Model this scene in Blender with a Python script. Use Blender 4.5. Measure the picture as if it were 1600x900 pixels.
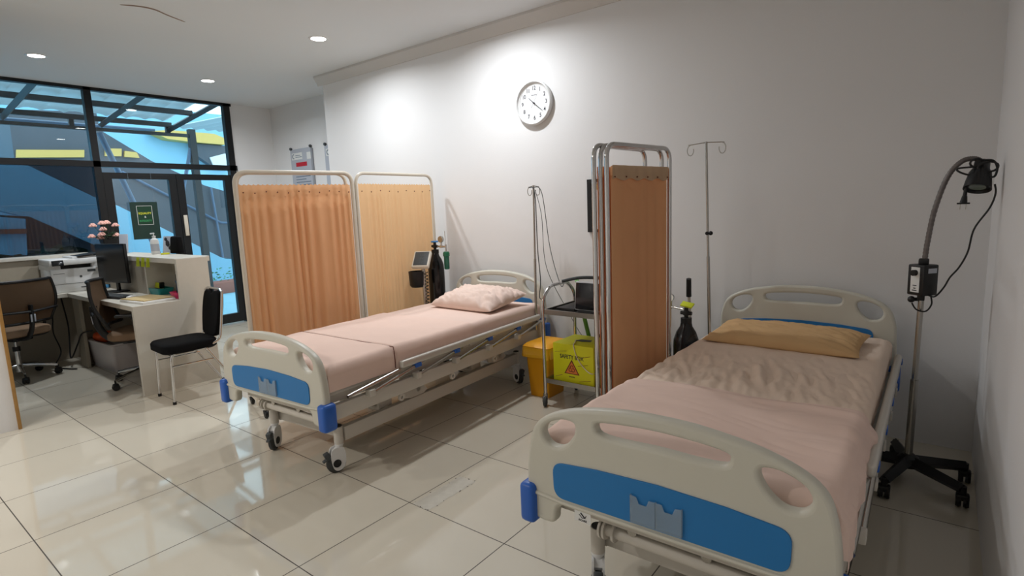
import bpy, bmesh, math, random
from mathutils import Vector, Matrix, noise
random.seed(7)
PI = math.pi
V = Vector
for o in list(bpy.data.objects): bpy.data.objects.remove(o)
S = bpy.context.scene
COL = S.collection

# ------------------------------------------------------------------ camera
CAM_POS = V((3.8116, -1.0759, 1.4231)); CAM_F = 865.1
YAW, PITCH, ROLL = -0.6648, -0.1445, -0.0398
def cam_axes():
    cy, sy = math.cos(YAW), math.sin(YAW)
    F = V((sy*math.cos(PITCH), cy*math.cos(PITCH), math.sin(PITCH)))
    R0 = V((cy, -sy, 0)); U0 = R0.cross(F)
    R = R0*math.cos(ROLL)+U0*math.sin(ROLL); U = -R0*math.sin(ROLL)+U0*math.cos(ROLL)
    return R, U, F
R_, U_, F_ = cam_axes()
cam = bpy.data.cameras.new('camera'); cam.sensor_width = 36; cam.lens = CAM_F/1600*36; cam.clip_start = .02; cam.clip_end = 200
camo = bpy.data.objects.new('camera', cam); COL.objects.link(camo)
m4 = Matrix((R_, U_, -F_)).transposed().to_4x4(); m4.translation = CAM_POS
camo.matrix_world = m4; S.camera = camo

# ------------------------------------------------------------------ world, exposure, lights
S.view_settings.view_transform = 'Standard'; S.view_settings.look = 'None'
S.view_settings.exposure = 0.12; S.view_settings.gamma = 1.0; S.view_settings.use_curve_mapping = False
w = bpy.data.worlds.new('sky'); S.world = w; w.use_nodes = True
bg = w.node_tree.nodes['Background']; bg.inputs[0].default_value = (0.66, 0.88, 1.0, 1); bg.inputs[1].default_value = 3.0
H = 2.93          # ceiling height
WX0, WX1, WY1, WY0 = -3.8, 4.0, 2.70, -4.2
LAMP_W = 17.5
LAMPS = [  # x, y, label
 (-2.68, 0.46, 'round ceiling downlight left of frame, above the reception desk chairs', 1.0, (.92, .965, 1)),
 (-2.67, 1.93, 'round ceiling downlight nearest the window corner', 1.0, (.92, .965, 1)),
 (-0.55, 1.92, 'round ceiling downlight over the gap between curtain and clock wall, larger in view', 1.0, (.92, .965, 1)),
 (0.98, 2.02, 'round ceiling downlight cut by the top edge of the photo', 1.0, (.92, .965, 1)),
 (-0.55, -2.3, 'added fill downlight, unseen behind the camera, left', 1.4, (1, .955, .90)),  # this and the next: unseen fill lamps, added to lift the ambient
 (1.07, -2.3, 'added fill downlight, unseen behind the camera, right', 1.4, (1, .955, .90)),
]

# ------------------------------------------------------------------ materials
def rgb(c):
    def f(v):
        v /= 255.
        return v/12.92 if v <= .04045 else ((v+.055)/1.055)**2.4
    return tuple(f(v) for v in c)+(1,)
def mat(name, c, rough=.5, metal=0, bump=0, bscale=200, var=0, vscale=8, spec=.5, coat=0, trans=0, sheen=0, ior=1.45, alpha=1):
    m = bpy.data.materials.new(name); m.use_nodes = True; nt = m.node_tree; b = nt.nodes['Principled BSDF']
    col = rgb(c) if max(c) > 1.001 else tuple(c)+(1,)
    b.inputs['Base Color'].default_value = col; b.inputs['Roughness'].default_value = rough; b.inputs['Metallic'].default_value = metal
    b.inputs['Specular IOR Level'].default_value = spec; b.inputs['Coat Weight'].default_value = coat
    b.inputs['Transmission Weight'].default_value = trans; b.inputs['IOR'].default_value = ior; b.inputs['Alpha'].default_value = alpha
    if sheen: b.inputs['Sheen Weight'].default_value = sheen
    tc = nt.nodes.new('ShaderNodeTexCoord')
    if var:
        n = nt.nodes.new('ShaderNodeTexNoise'); n.inputs['Scale'].default_value = vscale; n.inputs['Detail'].default_value = 5
        nt.links.new(tc.outputs['Object'], n.inputs['Vector'])
        mx = nt.nodes.new('ShaderNodeMix'); mx.data_type = 'RGBA'
        mx.inputs['A'].default_value = tuple(min(1, v*(1+var)) for v in col[:3])+(1,); mx.inputs['B'].default_value = tuple(v*(1-var) for v in col[:3])+(1,)
        nt.links.new(n.outputs['Fac'], mx.inputs['Factor']); nt.links.new(mx.outputs['Result'], b.inputs['Base Color'])
    if bump:
        n = nt.nodes.new('ShaderNodeTexNoise'); n.inputs['Scale'].default_value = bscale; n.inputs['Detail'].default_value = 3
        nt.links.new(tc.outputs['Object'], n.inputs['Vector'])
        bp = nt.nodes.new('ShaderNodeBump'); bp.inputs['Strength'].default_value = bump; bp.inputs['Distance'].default_value = .002
        nt.links.new(n.outputs['Fac'], bp.inputs['Height']); nt.links.new(bp.outputs['Normal'], b.inputs['Normal'])
    return m
def emis(name, c, s):
    m = bpy.data.materials.new(name); m.use_nodes = True; b = m.node_tree.nodes['Principled BSDF']
    b.inputs['Base Color'].default_value = (.8, .8, .8, 1)
    b.inputs['Emission Color'].default_value = tuple(c)+(1,); b.inputs['Emission Strength'].default_value = s
    return m
def glass(name, tint, refl=1.0):
    m = bpy.data.materials.new(name); m.use_nodes = True; nt = m.node_tree; nt.nodes.clear()
    out = nt.nodes.new('ShaderNodeOutputMaterial'); mx = nt.nodes.new('ShaderNodeMixShader')
    t = nt.nodes.new('ShaderNodeBsdfTransparent'); t.inputs[0].default_value = tuple(tint)+(1,)
    g = nt.nodes.new('ShaderNodeBsdfGlossy'); g.inputs['Roughness'].default_value = .01; g.inputs[0].default_value = (refl, refl, refl, 1)
    f = nt.nodes.new('ShaderNodeFresnel'); f.inputs[0].default_value = 1.5
    nt.links.new(f.outputs[0], mx.inputs[0]); nt.links.new(t.outputs[0], mx.inputs[1]); nt.links.new(g.outputs[0], mx.inputs[2])
    nt.links.new(mx.outputs[0], out.inputs[0]); return m
def cloth_mat(name, c, transl=0.0, bump=.3):
    m = mat(name, c, .95, bump=bump, bscale=900, var=.05, vscale=6, spec=.15)
    if transl:
        nt = m.node_tree; b = nt.nodes['Principled BSDF']; out = nt.nodes['Material Output']
        tr = nt.nodes.new('ShaderNodeBsdfTranslucent'); tr.inputs[0].default_value = rgb(c)
        mx = nt.nodes.new('ShaderNodeMixShader'); mx.inputs[0].default_value = transl
        nt.links.new(b.outputs[0], mx.inputs[1]); nt.links.new(tr.outputs[0], mx.inputs[2]); nt.links.new(mx.outputs[0], out.inputs[0])
    return m
def floor_mat():
    m = mat('floor_tiles', (203, 195, 180), .07, spec=.55); nt = m.node_tree; b = nt.nodes['Principled BSDF']
    geo = nt.nodes.new('ShaderNodeNewGeometry'); sp = nt.nodes.new('ShaderNodeSeparateXYZ'); nt.links.new(geo.outputs['Position'], sp.inputs[0])
    def math_(op, a, bv=None, c=None):
        n = nt.nodes.new('ShaderNodeMath'); n.operation = op
        for i, x in enumerate((a, bv, c)):
            if x is None: continue
            if isinstance(x, (int, float)): n.inputs[i].default_value = x
            else: nt.links.new(x, n.inputs[i])
        return n.outputs[0]
    ds = []
    for ax in (0, 1):
        t = math_('DIVIDE', sp.outputs[ax], .6); fr = math_('FRACT', t)
        d = math_('MINIMUM', fr, math_('SUBTRACT', 1.0, fr)); ds.append(d)
    d = math_('MINIMUM', ds[0], ds[1])
    g = math_('LESS_THAN', d, .0040)
    cx = math_('FLOOR', math_('DIVIDE', sp.outputs[0], .6)); cyy = math_('FLOOR', math_('DIVIDE', sp.outputs[1], .6))
    cmb = nt.nodes.new('ShaderNodeCombineXYZ'); nt.links.new(cx, cmb.inputs[0]); nt.links.new(cyy, cmb.inputs[1])
    wn = nt.nodes.new('ShaderNodeTexWhiteNoise'); nt.links.new(cmb.outputs[0], wn.inputs['Vector'])
    n = nt.nodes.new('ShaderNodeTexNoise'); n.inputs['Scale'].default_value = 3.0; n.inputs['Detail'].default_value = 6
    nt.links.new(geo.outputs['Position'], n.inputs['Vector'])
    fac = math_('ADD', math_('MULTIPLY', wn.outputs['Value'], .35), math_('MULTIPLY', n.outputs['Fac'], .6))
    mx = nt.nodes.new('ShaderNodeMix'); mx.data_type = 'RGBA'
    mx.inputs['A'].default_value = rgb((216, 209, 193)); mx.inputs['B'].default_value = rgb((206, 198, 182)); nt.links.new(fac, mx.inputs['Factor'])
    mg = nt.nodes.new('ShaderNodeMix'); mg.data_type = 'RGBA'; mg.inputs['B'].default_value = rgb((78, 70, 62))
    nt.links.new(g, mg.inputs['Factor']); nt.links.new(mx.outputs['Result'], mg.inputs['A']); nt.links.new(mg.outputs['Result'], b.inputs['Base Color'])
    r = math_('ADD', math_('MULTIPLY', n.outputs['Fac'], .04), .03); r2 = math_('ADD', r, math_('MULTIPLY', g, .5)); nt.links.new(r2, b.inputs['Roughness'])
    n2 = nt.nodes.new('ShaderNodeTexNoise'); n2.inputs['Scale'].default_value = 2.2; nt.links.new(geo.outputs['Position'], n2.inputs['Vector'])
    bp = nt.nodes.new('ShaderNodeBump'); bp.inputs['Strength'].default_value = .012; bp.inputs['Distance'].default_value = .01
    nt.links.new(n2.outputs['Fac'], bp.inputs['Height']); nt.links.new(bp.outputs['Normal'], b.inputs['Normal'])
    return m
M = dict(
 wall=mat('white_wall_paint', (232, 231, 231), .6, bump=.25, bscale=120, spec=.3),
 ceil=mat('ceiling_paint', (222, 223, 224), .75, var=.015, vscale=1.5, spec=.2),
 crack=mat('ceiling_crack_brown', (150, 130, 118), .9),
 trimw=mat('painted_moulding', (214, 210, 206), .6),
 wood=mat('wood_edge', (170, 128, 70), .45, var=.15, vscale=20),
 black=mat('black_metal_frame', (22, 23, 25), .4, spec=.4),
 bplast=mat('black_plastic', (20, 20, 22), .45, bump=.1, bscale=400),
 dgrey=mat('dark_grey_plastic', (70, 74, 76), .5),
 bedplast=mat('bed_cream_plastic', (208, 205, 192), .38, bump=.1, bscale=300),
 blue=mat('blue_panel', (34, 120, 186), .4),
 blue2=mat('blue_bumper', (46, 100, 190), .35),
 white=mat('white_powder_coat', (206, 200, 190), .4),
 wplast=mat('white_plastic', (225, 225, 224), .35),
 steel=mat('brushed_steel', (175, 172, 166), .25, metal=1),
 alu=mat('satin_aluminium_paint', (206, 202, 194), .35, metal=.25),
 chrome=mat('chrome', (205, 205, 205), .08, metal=1),
 rubber=mat('grey_rubber', (66, 68, 68), .7),
 creamtube=mat('cream_enamel_tube', (214, 204, 188), .35),
 cur1=cloth_mat('peach_curtain', (240, 190, 144), .27),
 cur2=cloth_mat('peach_curtain_yellowish', (242, 198, 150), .3),
 cur3=cloth_mat('orange_brown_curtain', (250, 200, 150), .32),
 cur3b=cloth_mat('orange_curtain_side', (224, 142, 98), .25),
 cur3h=cloth_mat('curtain_hem_beige', (204, 176, 146), .08),
 sheet=cloth_mat('pink_bed_sheet', (236, 210, 198)),
 sheetb=cloth_mat('beige_pink_bed_sheet', (240, 218, 200)),
 cover=cloth_mat('pink_draw_sheet', (238, 210, 197)),
 pil1=cloth_mat('pink_pillowcase', (232, 208, 196)),
 pil2=cloth_mat('tan_pillowcase', (212, 174, 128)),
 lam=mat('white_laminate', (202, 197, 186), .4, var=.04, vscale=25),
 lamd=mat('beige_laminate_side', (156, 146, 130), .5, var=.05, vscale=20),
 vinyl=mat('black_vinyl', (12, 12, 14), .8, bump=.3, bscale=500, spec=.15),
 meshb=mat('brown_mesh_fabric', (130, 106, 84), .9, bump=.6, bscale=1200),
 screen=mat('dark_screen', (26, 28, 32), .15),
 teal=mat('teal_plastic', (30, 140, 140), .4), pink=mat('pink_plastic', (214, 60, 110), .4),
 lime=mat('lime_note', (214, 222, 50), .8), ybox=mat('yellow_card', (214, 214, 24), .55), ybin=mat('yellow_bin_plastic', (226, 158, 24), .4),
 ybag=mat('yellow_bin_liner', (232, 176, 40), .3, bump=.5, bscale=60), orange=mat('orange_plastic', (226, 96, 50), .5),
 bluewall=mat('pale_blue_painted_wall', (134, 182, 204), .7), bground=mat('pale_blue_paving', (136, 188, 206), .5, var=.08, vscale=2),
 yellowf=mat('yellow_fascia', (216, 176, 96), .6), dclad=mat('dark_grey_cladding', (72, 76, 84), .5, var=.15, vscale=2),
 dclad2=mat('reflection_charcoal', (50, 52, 58), .5, var=.15, vscale=2), roofsh=cloth_mat('corrugated_roof_sheet', (196, 204, 206), .14, bump=.05),
 brick=mat('red_brick_edge', (150, 90, 76), .8, var=.2, vscale=30), leaf=mat('green_leaf', (58, 140, 66), .6), leafd=mat('dark_leaf', (34, 60, 34), .6),
 bpipe=mat('blue_grey_steel', (84, 104, 128), .4), petal=mat('pink_petal', (240, 188, 176), .7), paper=mat('white_paper', (228, 228, 226), .8),
 papery=mat('folder_tan', (196, 172, 124), .7), ink=mat('dark_ink', (50, 50, 56), .8), red=mat('red_label', (190, 30, 50), .6), greysh=mat('pale_grey_print', (182, 186, 196), .6),
 dgreen=mat('dark_green_board', (22, 50, 42), .5), mgreen=mat('mid_green_panel', (16, 58, 36), .5), yel=mat('yellow_print', (220, 220, 60), .6), grn=mat('green_print', (60, 160, 96), .6),
 oxy=mat('black_cylinder_paint', (14, 14, 16), .18), greenp=mat('green_plastic', (30, 96, 66), .3), greenc=mat('clear_green_cup', (40, 120, 96), .15, trans=.6),
 clear=mat('clear_pocket_plastic', (170, 190, 205), .25, alpha=.38), lcd=mat('grey_lcd', (84, 88, 88), .3), hoseg=mat('green_hose', (96, 150, 60), .5),
 clockf=mat('clock_face', (238, 238, 240), .5), silver=mat('silver_rim', (196, 197, 200), .3, metal=.5),
 winglass=glass('window_glass', (.86, .93, .95)), tint=glass('tinted_window_glass', (.34, .38, .42), .8),
 lens=mat('lamp_lens', (120, 130, 120), .15), trinc=mat('warning_orange', (224, 130, 60), .6), brown=mat('brown_ink', (110, 50, 30), .6),
 gpaint=mat('clear_storage_plastic', (208, 200, 198), .35), scuff=mat('tape_residue', (200, 195, 183), .35, var=.15, vscale=25), dirt=mat('grime', (84, 74, 64), .8),
)
M['floor'] = floor_mat()

# ------------------------------------------------------------------ mesh helpers
def fillet(pts, r, seg=6, closed=False):
    pts = [V(p) for p in pts]; out = []
    n = len(pts)
    for i, p in enumerate(pts):
        if not closed and i in (0, n-1): out.append(p); continue
        a = pts[i-1]-p; b = pts[(i+1) % n]-p; la, lb = a.length, b.length; a.normalize(); b.normalize()
        d = max(-1, min(1, a.dot(b))); ang = math.acos(d)
        if ang > PI-.03: out.append(p); continue
        t = min(r/math.tan(ang/2), la*.49, lb*.49)
        p0, p1 = p+a*t, p+b*t
        for k in range(seg+1):
            s = k/seg; out.append(p0*(1-s)**2+p*2*s*(1-s)+p1*s*s)
    return out
def catmull(pts, k=6, closed=False):
    pts = [V(p) for p in pts]; n = len(pts); out = []
    rng = range(n) if closed else range(n-1)
    for i in rng:
        if closed: p0, p1, p2, p3 = pts[i-1], pts[i], pts[(i+1) % n], pts[(i+2) % n]
        else: p0, p1, p2, p3 = pts[max(i-1, 0)], pts[i], pts[i+1], pts[min(i+2, n-1)]
        for j in range(k):
            t = j/k
            out.append(.5*((2*p1)+(p2-p0)*t+(2*p0-5*p1+4*p2-p3)*t*t+(3*p1-p0-3*p2+p3)*t**3))
    if not closed: out.append(pts[-1])
    return out
class MB:
    def __init__(s): s.bm = bmesh.new()
    def box(s, c, d, rot=None, bev=0, seg=2, taper=None):
        r = bmesh.ops.create_cube(s.bm, size=1); vs = r['verts']
        for v in vs:
            if taper and v.co.z < 0: v.co.x *= taper[0]; v.co.y *= taper[1]
            v.co = V((v.co.x*d[0], v.co.y*d[1], v.co.z*d[2]))
        mt = Matrix.Translation(c) @ (rot.to_4x4() if rot else Matrix())
        bmesh.ops.transform(s.bm, matrix=mt, verts=vs)
        if bev:
            es = list({e for v in vs for e in v.link_edges})
            bmesh.ops.bevel(s.bm, geom=es, offset=bev, segments=seg, affect='EDGES', profile=.5)
        return s
    def b2(s, lo, hi, bev=0, seg=2):
        return s.box([(a+b)/2 for a, b in zip(lo, hi)], [abs(b-a) for a, b in zip(lo, hi)], bev=bev, seg=seg)
    def tube(s, pts, r, n=10, closed=False, flat=1.0, caps=True):
        pts = [V(p) for p in pts]; m = len(pts); rs = r if isinstance(r, (list, tuple)) else [r]*m
        tg = []
        for i in range(m):
            if closed: t = pts[(i+1) % m]-pts[i-1]
            else: t = pts[min(i+1, m-1)]-pts[max(i-1, 0)]
            tg.append(t.normalized() if t.length > 1e-9 else V((0, 0, 1)))
        up = V((0, 0, 1)) if abs(tg[0].z) < .9 else V((1, 0, 0))
        nx = (up-tg[0]*up.dot(tg[0])).normalized(); rings = []
        for i in range(m):
            nx = (nx-tg[i]*nx.dot(tg[i]))
            nx = nx.normalized() if nx.length > 1e-6 else tg[i].orthogonal().normalized()
            ny = tg[i].cross(nx)
            rings.append([s.bm.verts.new(pts[i]+nx*math.cos(2*PI*k/n)*rs[i]+ny*math.sin(2*PI*k/n)*rs[i]*flat) for k in range(n)])
        for i in range(m if closed else m-1):
            a, b = rings[i], rings[(i+1) % m]
            for k in range(n): s.bm.faces.new((a[k], a[(k+1) % n], b[(k+1) % n], b[k]))
        if caps and not closed:
            s.bm.faces.new(list(reversed(rings[0]))); s.bm.faces.new(rings[-1])
        return s
    def cyl(s, a, b, r, n=20, r2=None): return s.tube([a, b], [r, r if r2 is None else r2], n)
    def lathe(s, prof, loc=(0, 0, 0), n=28, axis=None):
        mt = Matrix.Translation(loc) @ (axis.to_4x4() if axis else Matrix()); rings = []
        for (r, z) in prof:
            if r < 1e-5: rings.append([s.bm.verts.new(mt @ V((0, 0, z)))])
            else: rings.append([s.bm.verts.new(mt @ V((r*math.cos(2*PI*k/n), r*math.sin(2*PI*k/n), z))) for k in range(n)])
        for a, b in zip(rings, rings[1:]):
            for k in range(n):
                k2 = (k+1) % n
                if len(a) == 1 and len(b) == 1: continue
                if len(a) == 1: s.bm.faces.new((a[0], b[k2], b[k]))
                elif len(b) == 1: s.bm.faces.new((a[k], a[k2], b[0]))
                else: s.bm.faces.new((a[k], a[k2], b[k2], b[k]))
        return s
    def prism(s, poly, f0, f1):
        """poly: 2-D points; f0/f1 map (u,v)->3-D for the two faces"""
        a = [s.bm.verts.new(f0(*p)) for p in poly]; b = [s.bm.verts.new(f1(*p)) for p in poly]
        s.bm.faces.new(a); s.bm.faces.new(list(reversed(b)))
        for i in range(len(poly)):
            j = (i+1) % len(poly); s.bm.faces.new((a[j], a[i], b[i], b[j]))
        return s
    def grid(s, f, nu, nv):
        g = [[s.bm.verts.new(f(i/nu, j/nv)) for j in range(nv+1)] for i in range(nu+1)]
        for i in range(nu):
            for j in range(nv): s.bm.faces.new((g[i][j], g[i+1][j], g[i+1][j+1], g[i][j+1]))
        return s
    def ball(s, c, r, sc=(1, 1, 1), sub=2):
        v = bmesh.ops.create_icosphere(s.bm, subdivisions=sub, radius=r)['verts']
        for q in v: q.co = V((q.co.x*sc[0], q.co.y*sc[1], q.co.z*sc[2]))+V(c)
        return s
def obj(name, mb, m, parent=None, smooth=40, label=None):
    me = bpy.data.meshes.new(name)
    if isinstance(mb, MB):
        bmesh.ops.recalc_face_normals(mb.bm, faces=mb.bm.faces); mb.bm.to_mesh(me); mb.bm.free()
    else: me = mb
    me.materials.clear(); me.materials.append(M[m] if isinstance(m, str) else m)
    if smooth:
        for p in me.polygons: p.use_smooth = True
        try: me.set_sharp_from_angle(angle=math.radians(smooth))
        except Exception: pass
    o = bpy.data.objects.new(name, me); COL.objects.link(o)
    if parent: o.parent = parent
    if label: o['label'] = label
    return o
def tag(o, label, cat, group=None):
    o['label'] = label; o['category'] = cat
    if group: o['group'] = group
    return o
def thing(name, label, cat, loc=(0, 0, 0), rz=0, group=None):
    o = bpy.data.objects.new(name, None); COL.objects.link(o); o.location = loc; o.rotation_euler = (0, 0, rz); o.empty_display_size = .1
    return tag(o, label, cat, group)
def struct(name, mb, m, parent=None, smooth=30):
    o = obj(name, mb, m, parent, smooth)
    if not parent: o['kind'] = 'structure'
    return o
def copy_tree(o, parent=None):
    c = o.copy(); COL.objects.link(c)
    if parent: c.parent = parent
    for ch in [x for x in bpy.data.objects if x.parent == o]: copy_tree(ch, c)
    return c
def text_mesh(txt, size, depth=.001, align='CENTER'):
    c = bpy.data.curves.new('t', 'FONT'); c.body = txt; c.size = size; c.extrude = depth; c.offset = size*.018; c.align_x = align; c.align_y = 'CENTER'
    o = bpy.data.objects.new('t', c); COL.objects.link(o); bpy.context.view_layer.update()
    me = bpy.data.meshes.new_from_object(o.evaluated_get(bpy.context.evaluated_depsgraph_get()))
    bpy.data.objects.remove(o); bpy.data.curves.remove(c); return me
def add_text(mb, txt, size, mt, depth=.001, align='CENTER', sx=1):
    me = text_mesh(txt, size, depth, align); me.transform(mt @ Matrix.Scale(sx, 4, (1, 0, 0))); mb.bm.from_mesh(me); bpy.data.meshes.remove(me); return mb
def plate(outer, holes, half, bev):
    """2-D outline with holes -> bevelled plate mesh in the XZ plane, thickness along Y"""
    c = bpy.data.curves.new('p', 'CURVE'); c.dimensions = '2D'; c.fill_mode = 'BOTH'
    for ring in [outer]+holes:
        sp = c.splines.new('POLY'); sp.points.add(len(ring)-1); sp.use_cyclic_u = True
        for i, p in enumerate(ring): sp.points[i].co = (p[0], p[1], 0, 1)
    c.extrude = half-bev; c.bevel_depth = bev; c.bevel_resolution = 3; c.offset = -bev
    o = bpy.data.objects.new('p', c); COL.objects.link(o); bpy.context.view_layer.update()
    me = bpy.data.meshes.new_from_object(o.evaluated_get(bpy.context.evaluated_depsgraph_get()))
    bpy.data.objects.remove(o); bpy.data.curves.remove(c)
    me.transform(Matrix.Rotation(PI/2, 4, 'X')); return me
RX, RY, RZ = (lambda a: Matrix.Rotation(a, 3, 'X')), (lambda a: Matrix.Rotation(a, 3, 'Y')), (lambda a: Matrix.Rotation(a, 3, 'Z'))
def Tm(loc, rx=0, ry=0, rz=0):
    return Matrix.Translation(loc) @ Matrix.Rotation(rz, 4, 'Z') @ Matrix.Rotation(ry, 4, 'Y') @ Matrix.Rotation(rx, 4, 'X')

# ================================================================== ROOM
struct('floor', MB().b2((WX0-.2, WY0-.1, -.08), (WX1+.15, 3.4, 0)), 'floor')
ceil = struct('ceiling', MB().b2((WX0-.2, WY0-.1, H), (WX1+.15, 3.4, H+.12)), 'ceil')
cr = MB(); cp = catmull([(-.82, .53, H-.001), (-.76, .62, H-.001), (-.75, .72, H-.001), (-.81, .83, H-.001), (-.88, .98, H-.001)], 6)
cr.tube(cp, [.002+.006*math.sin(PI*i/(len(cp)-1))**.5 for i in range(len(cp))], 6, flat=.2); obj('crack', cr, 'crack', ceil)
struct('wall_back', MB().b2((-1.68, WY1, 0), (WX1+.15, 3.4, H)), 'wall')
struct('wall_recess', MB().b2((WX0-.1, 3.26, 0), (-1.68, 3.4, H)), 'wall')
struct('wall_right', MB().b2((WX1, WY0, 0), (WX1+.12, WY1, H)), 'wall')
struct('wall_front', MB().b2((WX0-.2, WY0-.1, 0), (WX1+.15, WY0, H)), 'wall')
struct('wall_left', MB().b2((WX0-.12, 2.68, 0), (WX0, 3.26, H)), 'wall')
struct('wall_window_pier', MB().b2((WX0-.12, WY0, 0), (WX0, -2.2, H)), 'wall')
struct('wall_partition', MB().b2((-1.55, WY0, 0), (-1.31, -.295, H)), 'wall')
struct('trim_1', MB().b2((-1.56, -.295, 0), (-1.295, -.275, H), bev=.003), 'wood')
mo = MB(); pf = [(WY1, H), (WY1-.055, H), (WY1-.055, H-.02), (WY1-.02, H-.075), (WY1-.01, H-.10), (WY1, H-.10)]
mo.prism(pf, lambda y, z: V((-1.76, y, z)), lambda y, z: V((WX1, y, z))); struct('trim_2', mo, 'trimw')

# ---- window wall
wf = thing('window_1', '', '', (WX0, 0, 0)); del wf['label']; del wf['category']; wf['kind'] = 'structure'
MY = [(-2.2, 'a'), (-.9, 'b'), (1.10, 'c'), (2.655, 'd')]
wb = MB()
wb.b2((-.05, -2.25, H-.035), (.03, 2.70, H)); wb.b2((-.05, -2.25, 2.06), (.03, 2.70, 2.125)); wb.b2((-.05, -2.25, 0), (.03, 1.10, .06))
for y in (-2.22, -.9, 1.115): wb.b2((-.05, y-.035, 0), (.03, y+.035, H))
wb.b2((-.05, 2.60, 0), (.03, 2.68, H))
obj('frame', wb, 'black', wf, 0)
for (y0, y1) in ((-2.2, -.9), (-.9, 1.1), (1.15, 2.62)): obj('transom_pane', MB().b2((-.012, y0, 2.11), (-.006, y1, H-.02)), 'winglass', wf, 0)
for (y0, y1) in ((-2.2, -.9), (-.9, 1.1)): obj('tinted_pane', MB().b2((-.012, y0, .05), (-.006, y1, 2.08)), 'tint', wf, 0)
dr = thing('door_1', '', '', (WX0, 0, 0)); del dr['label']; del dr['category']; dr['kind'] = 'structure'
def leaf(y0, y1, h=2.0, st=.085, bot=.12):
    b = MB(); b.b2((-.04, y0, .02), (.02, y0+st, h)); b.b2((-.04, y1-st, .02), (.02, y1, h))
    b.b2((-.04, y0+st, h-.07), (.02, y1-st, h)); b.b2((-.04, y0+st, .02), (.02, y1-st, .02+bot))
    lf = obj('door_leaf', b, 'black', dr, 0); obj('glass_pane', MB().b2((-.012, y0+st-.01, .1), (-.006, y1-st+.01, h-.05)), 'winglass', lf, 0); return lf
leaf(1.155, 1.92); lf2 = leaf(1.925, 2.6)
obj('door_handle', MB().box((.035, 1.925+.045, 1.36), (.02, .045, .26), bev=.006), 'creamtube', lf2)

# ---- recessed downlights
for i, (x, y, lb, pw, lc) in enumerate(LAMPS):
    t = thing('ceiling_downlight', lb, 'ceiling light', (x, y, H), 0, 'recessed ceiling downlights')
    obj('trim_ring', MB().lathe([(.062, .001), (.062, -.004), (.070, -.007), (.080, -.004), (.082, 0.0)], n=36), 'wplast', t)
    obj('diffuser', MB().lathe([(0, -.003), (.062, -.003)], n=36), emis('lamp_glow', (1, .97, .92), 14), t)
    l = bpy.data.lights.new('lamp_light', 'AREA'); l.shape = 'DISK'; l.size = .12; l.energy = LAMP_W*pw; l.color = lc; l.spread = math.radians(162)
    lo = bpy.data.objects.new('lamp_light', l); COL.objects.link(lo); lo.parent = t; lo.location = (0, 0, -.012)

# ================================================================== EXTERIOR (beyond the glass)
struct('ground_outside', MB().b2((-30, -14, -.12), (WX0-.15, 22, -.04)), 'bground', smooth=0)
cn = thing('entrance_canopy', 'corrugated canopy roof on dark steel beams outside the window', 'canopy', (WX0, 0, 0))
# roof slopes down away from the building
def roofz(x): return 2.985+.10*(x+6.3)     # world x
XE = -6.3
def rs(u, v):
    x = -3.95+(XE-.1+3.95)*u; y = -5+7.92*v
    return V((x-WX0, y, roofz(x)+.06+.040*(abs(math.sin(y*PI/.26))**.6)))
obj('roof_sheet', MB().grid(rs, 4, 360), 'roofsh', cn, 80)
for x, wdt in ((-3.95, .06), (-5.45, .07), (-6.25, .06)):
    obj('purlin', MB().b2((x-WX0-wdt/2, -5, roofz(x)-.055), (x-WX0+wdt/2, 2.92, roofz(x)+.015)), 'black', cn, 0)
for y in (2.90, 1.97, .85, -.3, -2.3):
    a = V((-3.95-WX0, y, roofz(-3.95)-.09)); b = V((XE-WX0, y, roofz(XE)-.09))
    obj('rafter', MB().tube([a, b], .045, 4), 'black', cn, 0)
obj('eave_beam', MB().b2((XE-WX0-.03, -5, 2.80), (XE-WX0+.03, 3.22, 2.85)), 'black', cn, 0)
obj('eave_rail', MB().tube([(XE-WX0-.3, -5, 2.92), (XE-WX0-.3, 2.8, 2.92)], .022, 8), 'bpipe', cn)
for y in (2.88, 1.6, .1, -1.5): obj('hanger', MB().b2((XE-WX0-.03, y-.03, 2.84), (XE-WX0+.03, y+.03, roofz(XE)-.03)), 'black', cn, 0)
obj('post', MB().b2((XE-WX0-.05, 3.19, -.05), (XE-WX0+.05, 3.29, 2.93)), 'black', cn, 0)
obj('brace', MB().tube([(XE-WX0, 3.2, 2.62), (XE-WX0, 3.0, 1.9)], .03, 8), 'bpipe', cn)
obj('brace', MB().tube([(XE-WX0, 2.62, .55), (XE-WX0, 1.93, 2.78)], .04, 10), 'bpipe', cn)
c2 = thing('yard_canopy', 'second corrugated canopy beyond the black post outside', 'canopy', (-7.0, 3.9, 0))
obj('roof_sheet', MB().grid(lambda u, v: V((-1.6+2.4*u, 4.5*v, 3.30-.08*u+.03*math.sin(v*4.5*2*PI/.24))), 4, 160), 'roofsh', c2, 80)
obj('edge_beam', MB().b2((.74, 0, 3.10), (.8, 4.5, 3.20)), 'black', c2, 0)
for yy in (2.2, 4.4): obj('post', MB().b2((.74, yy, -.05), (.80, yy+.06, 3.1)), 'black', c2, 0)
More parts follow.
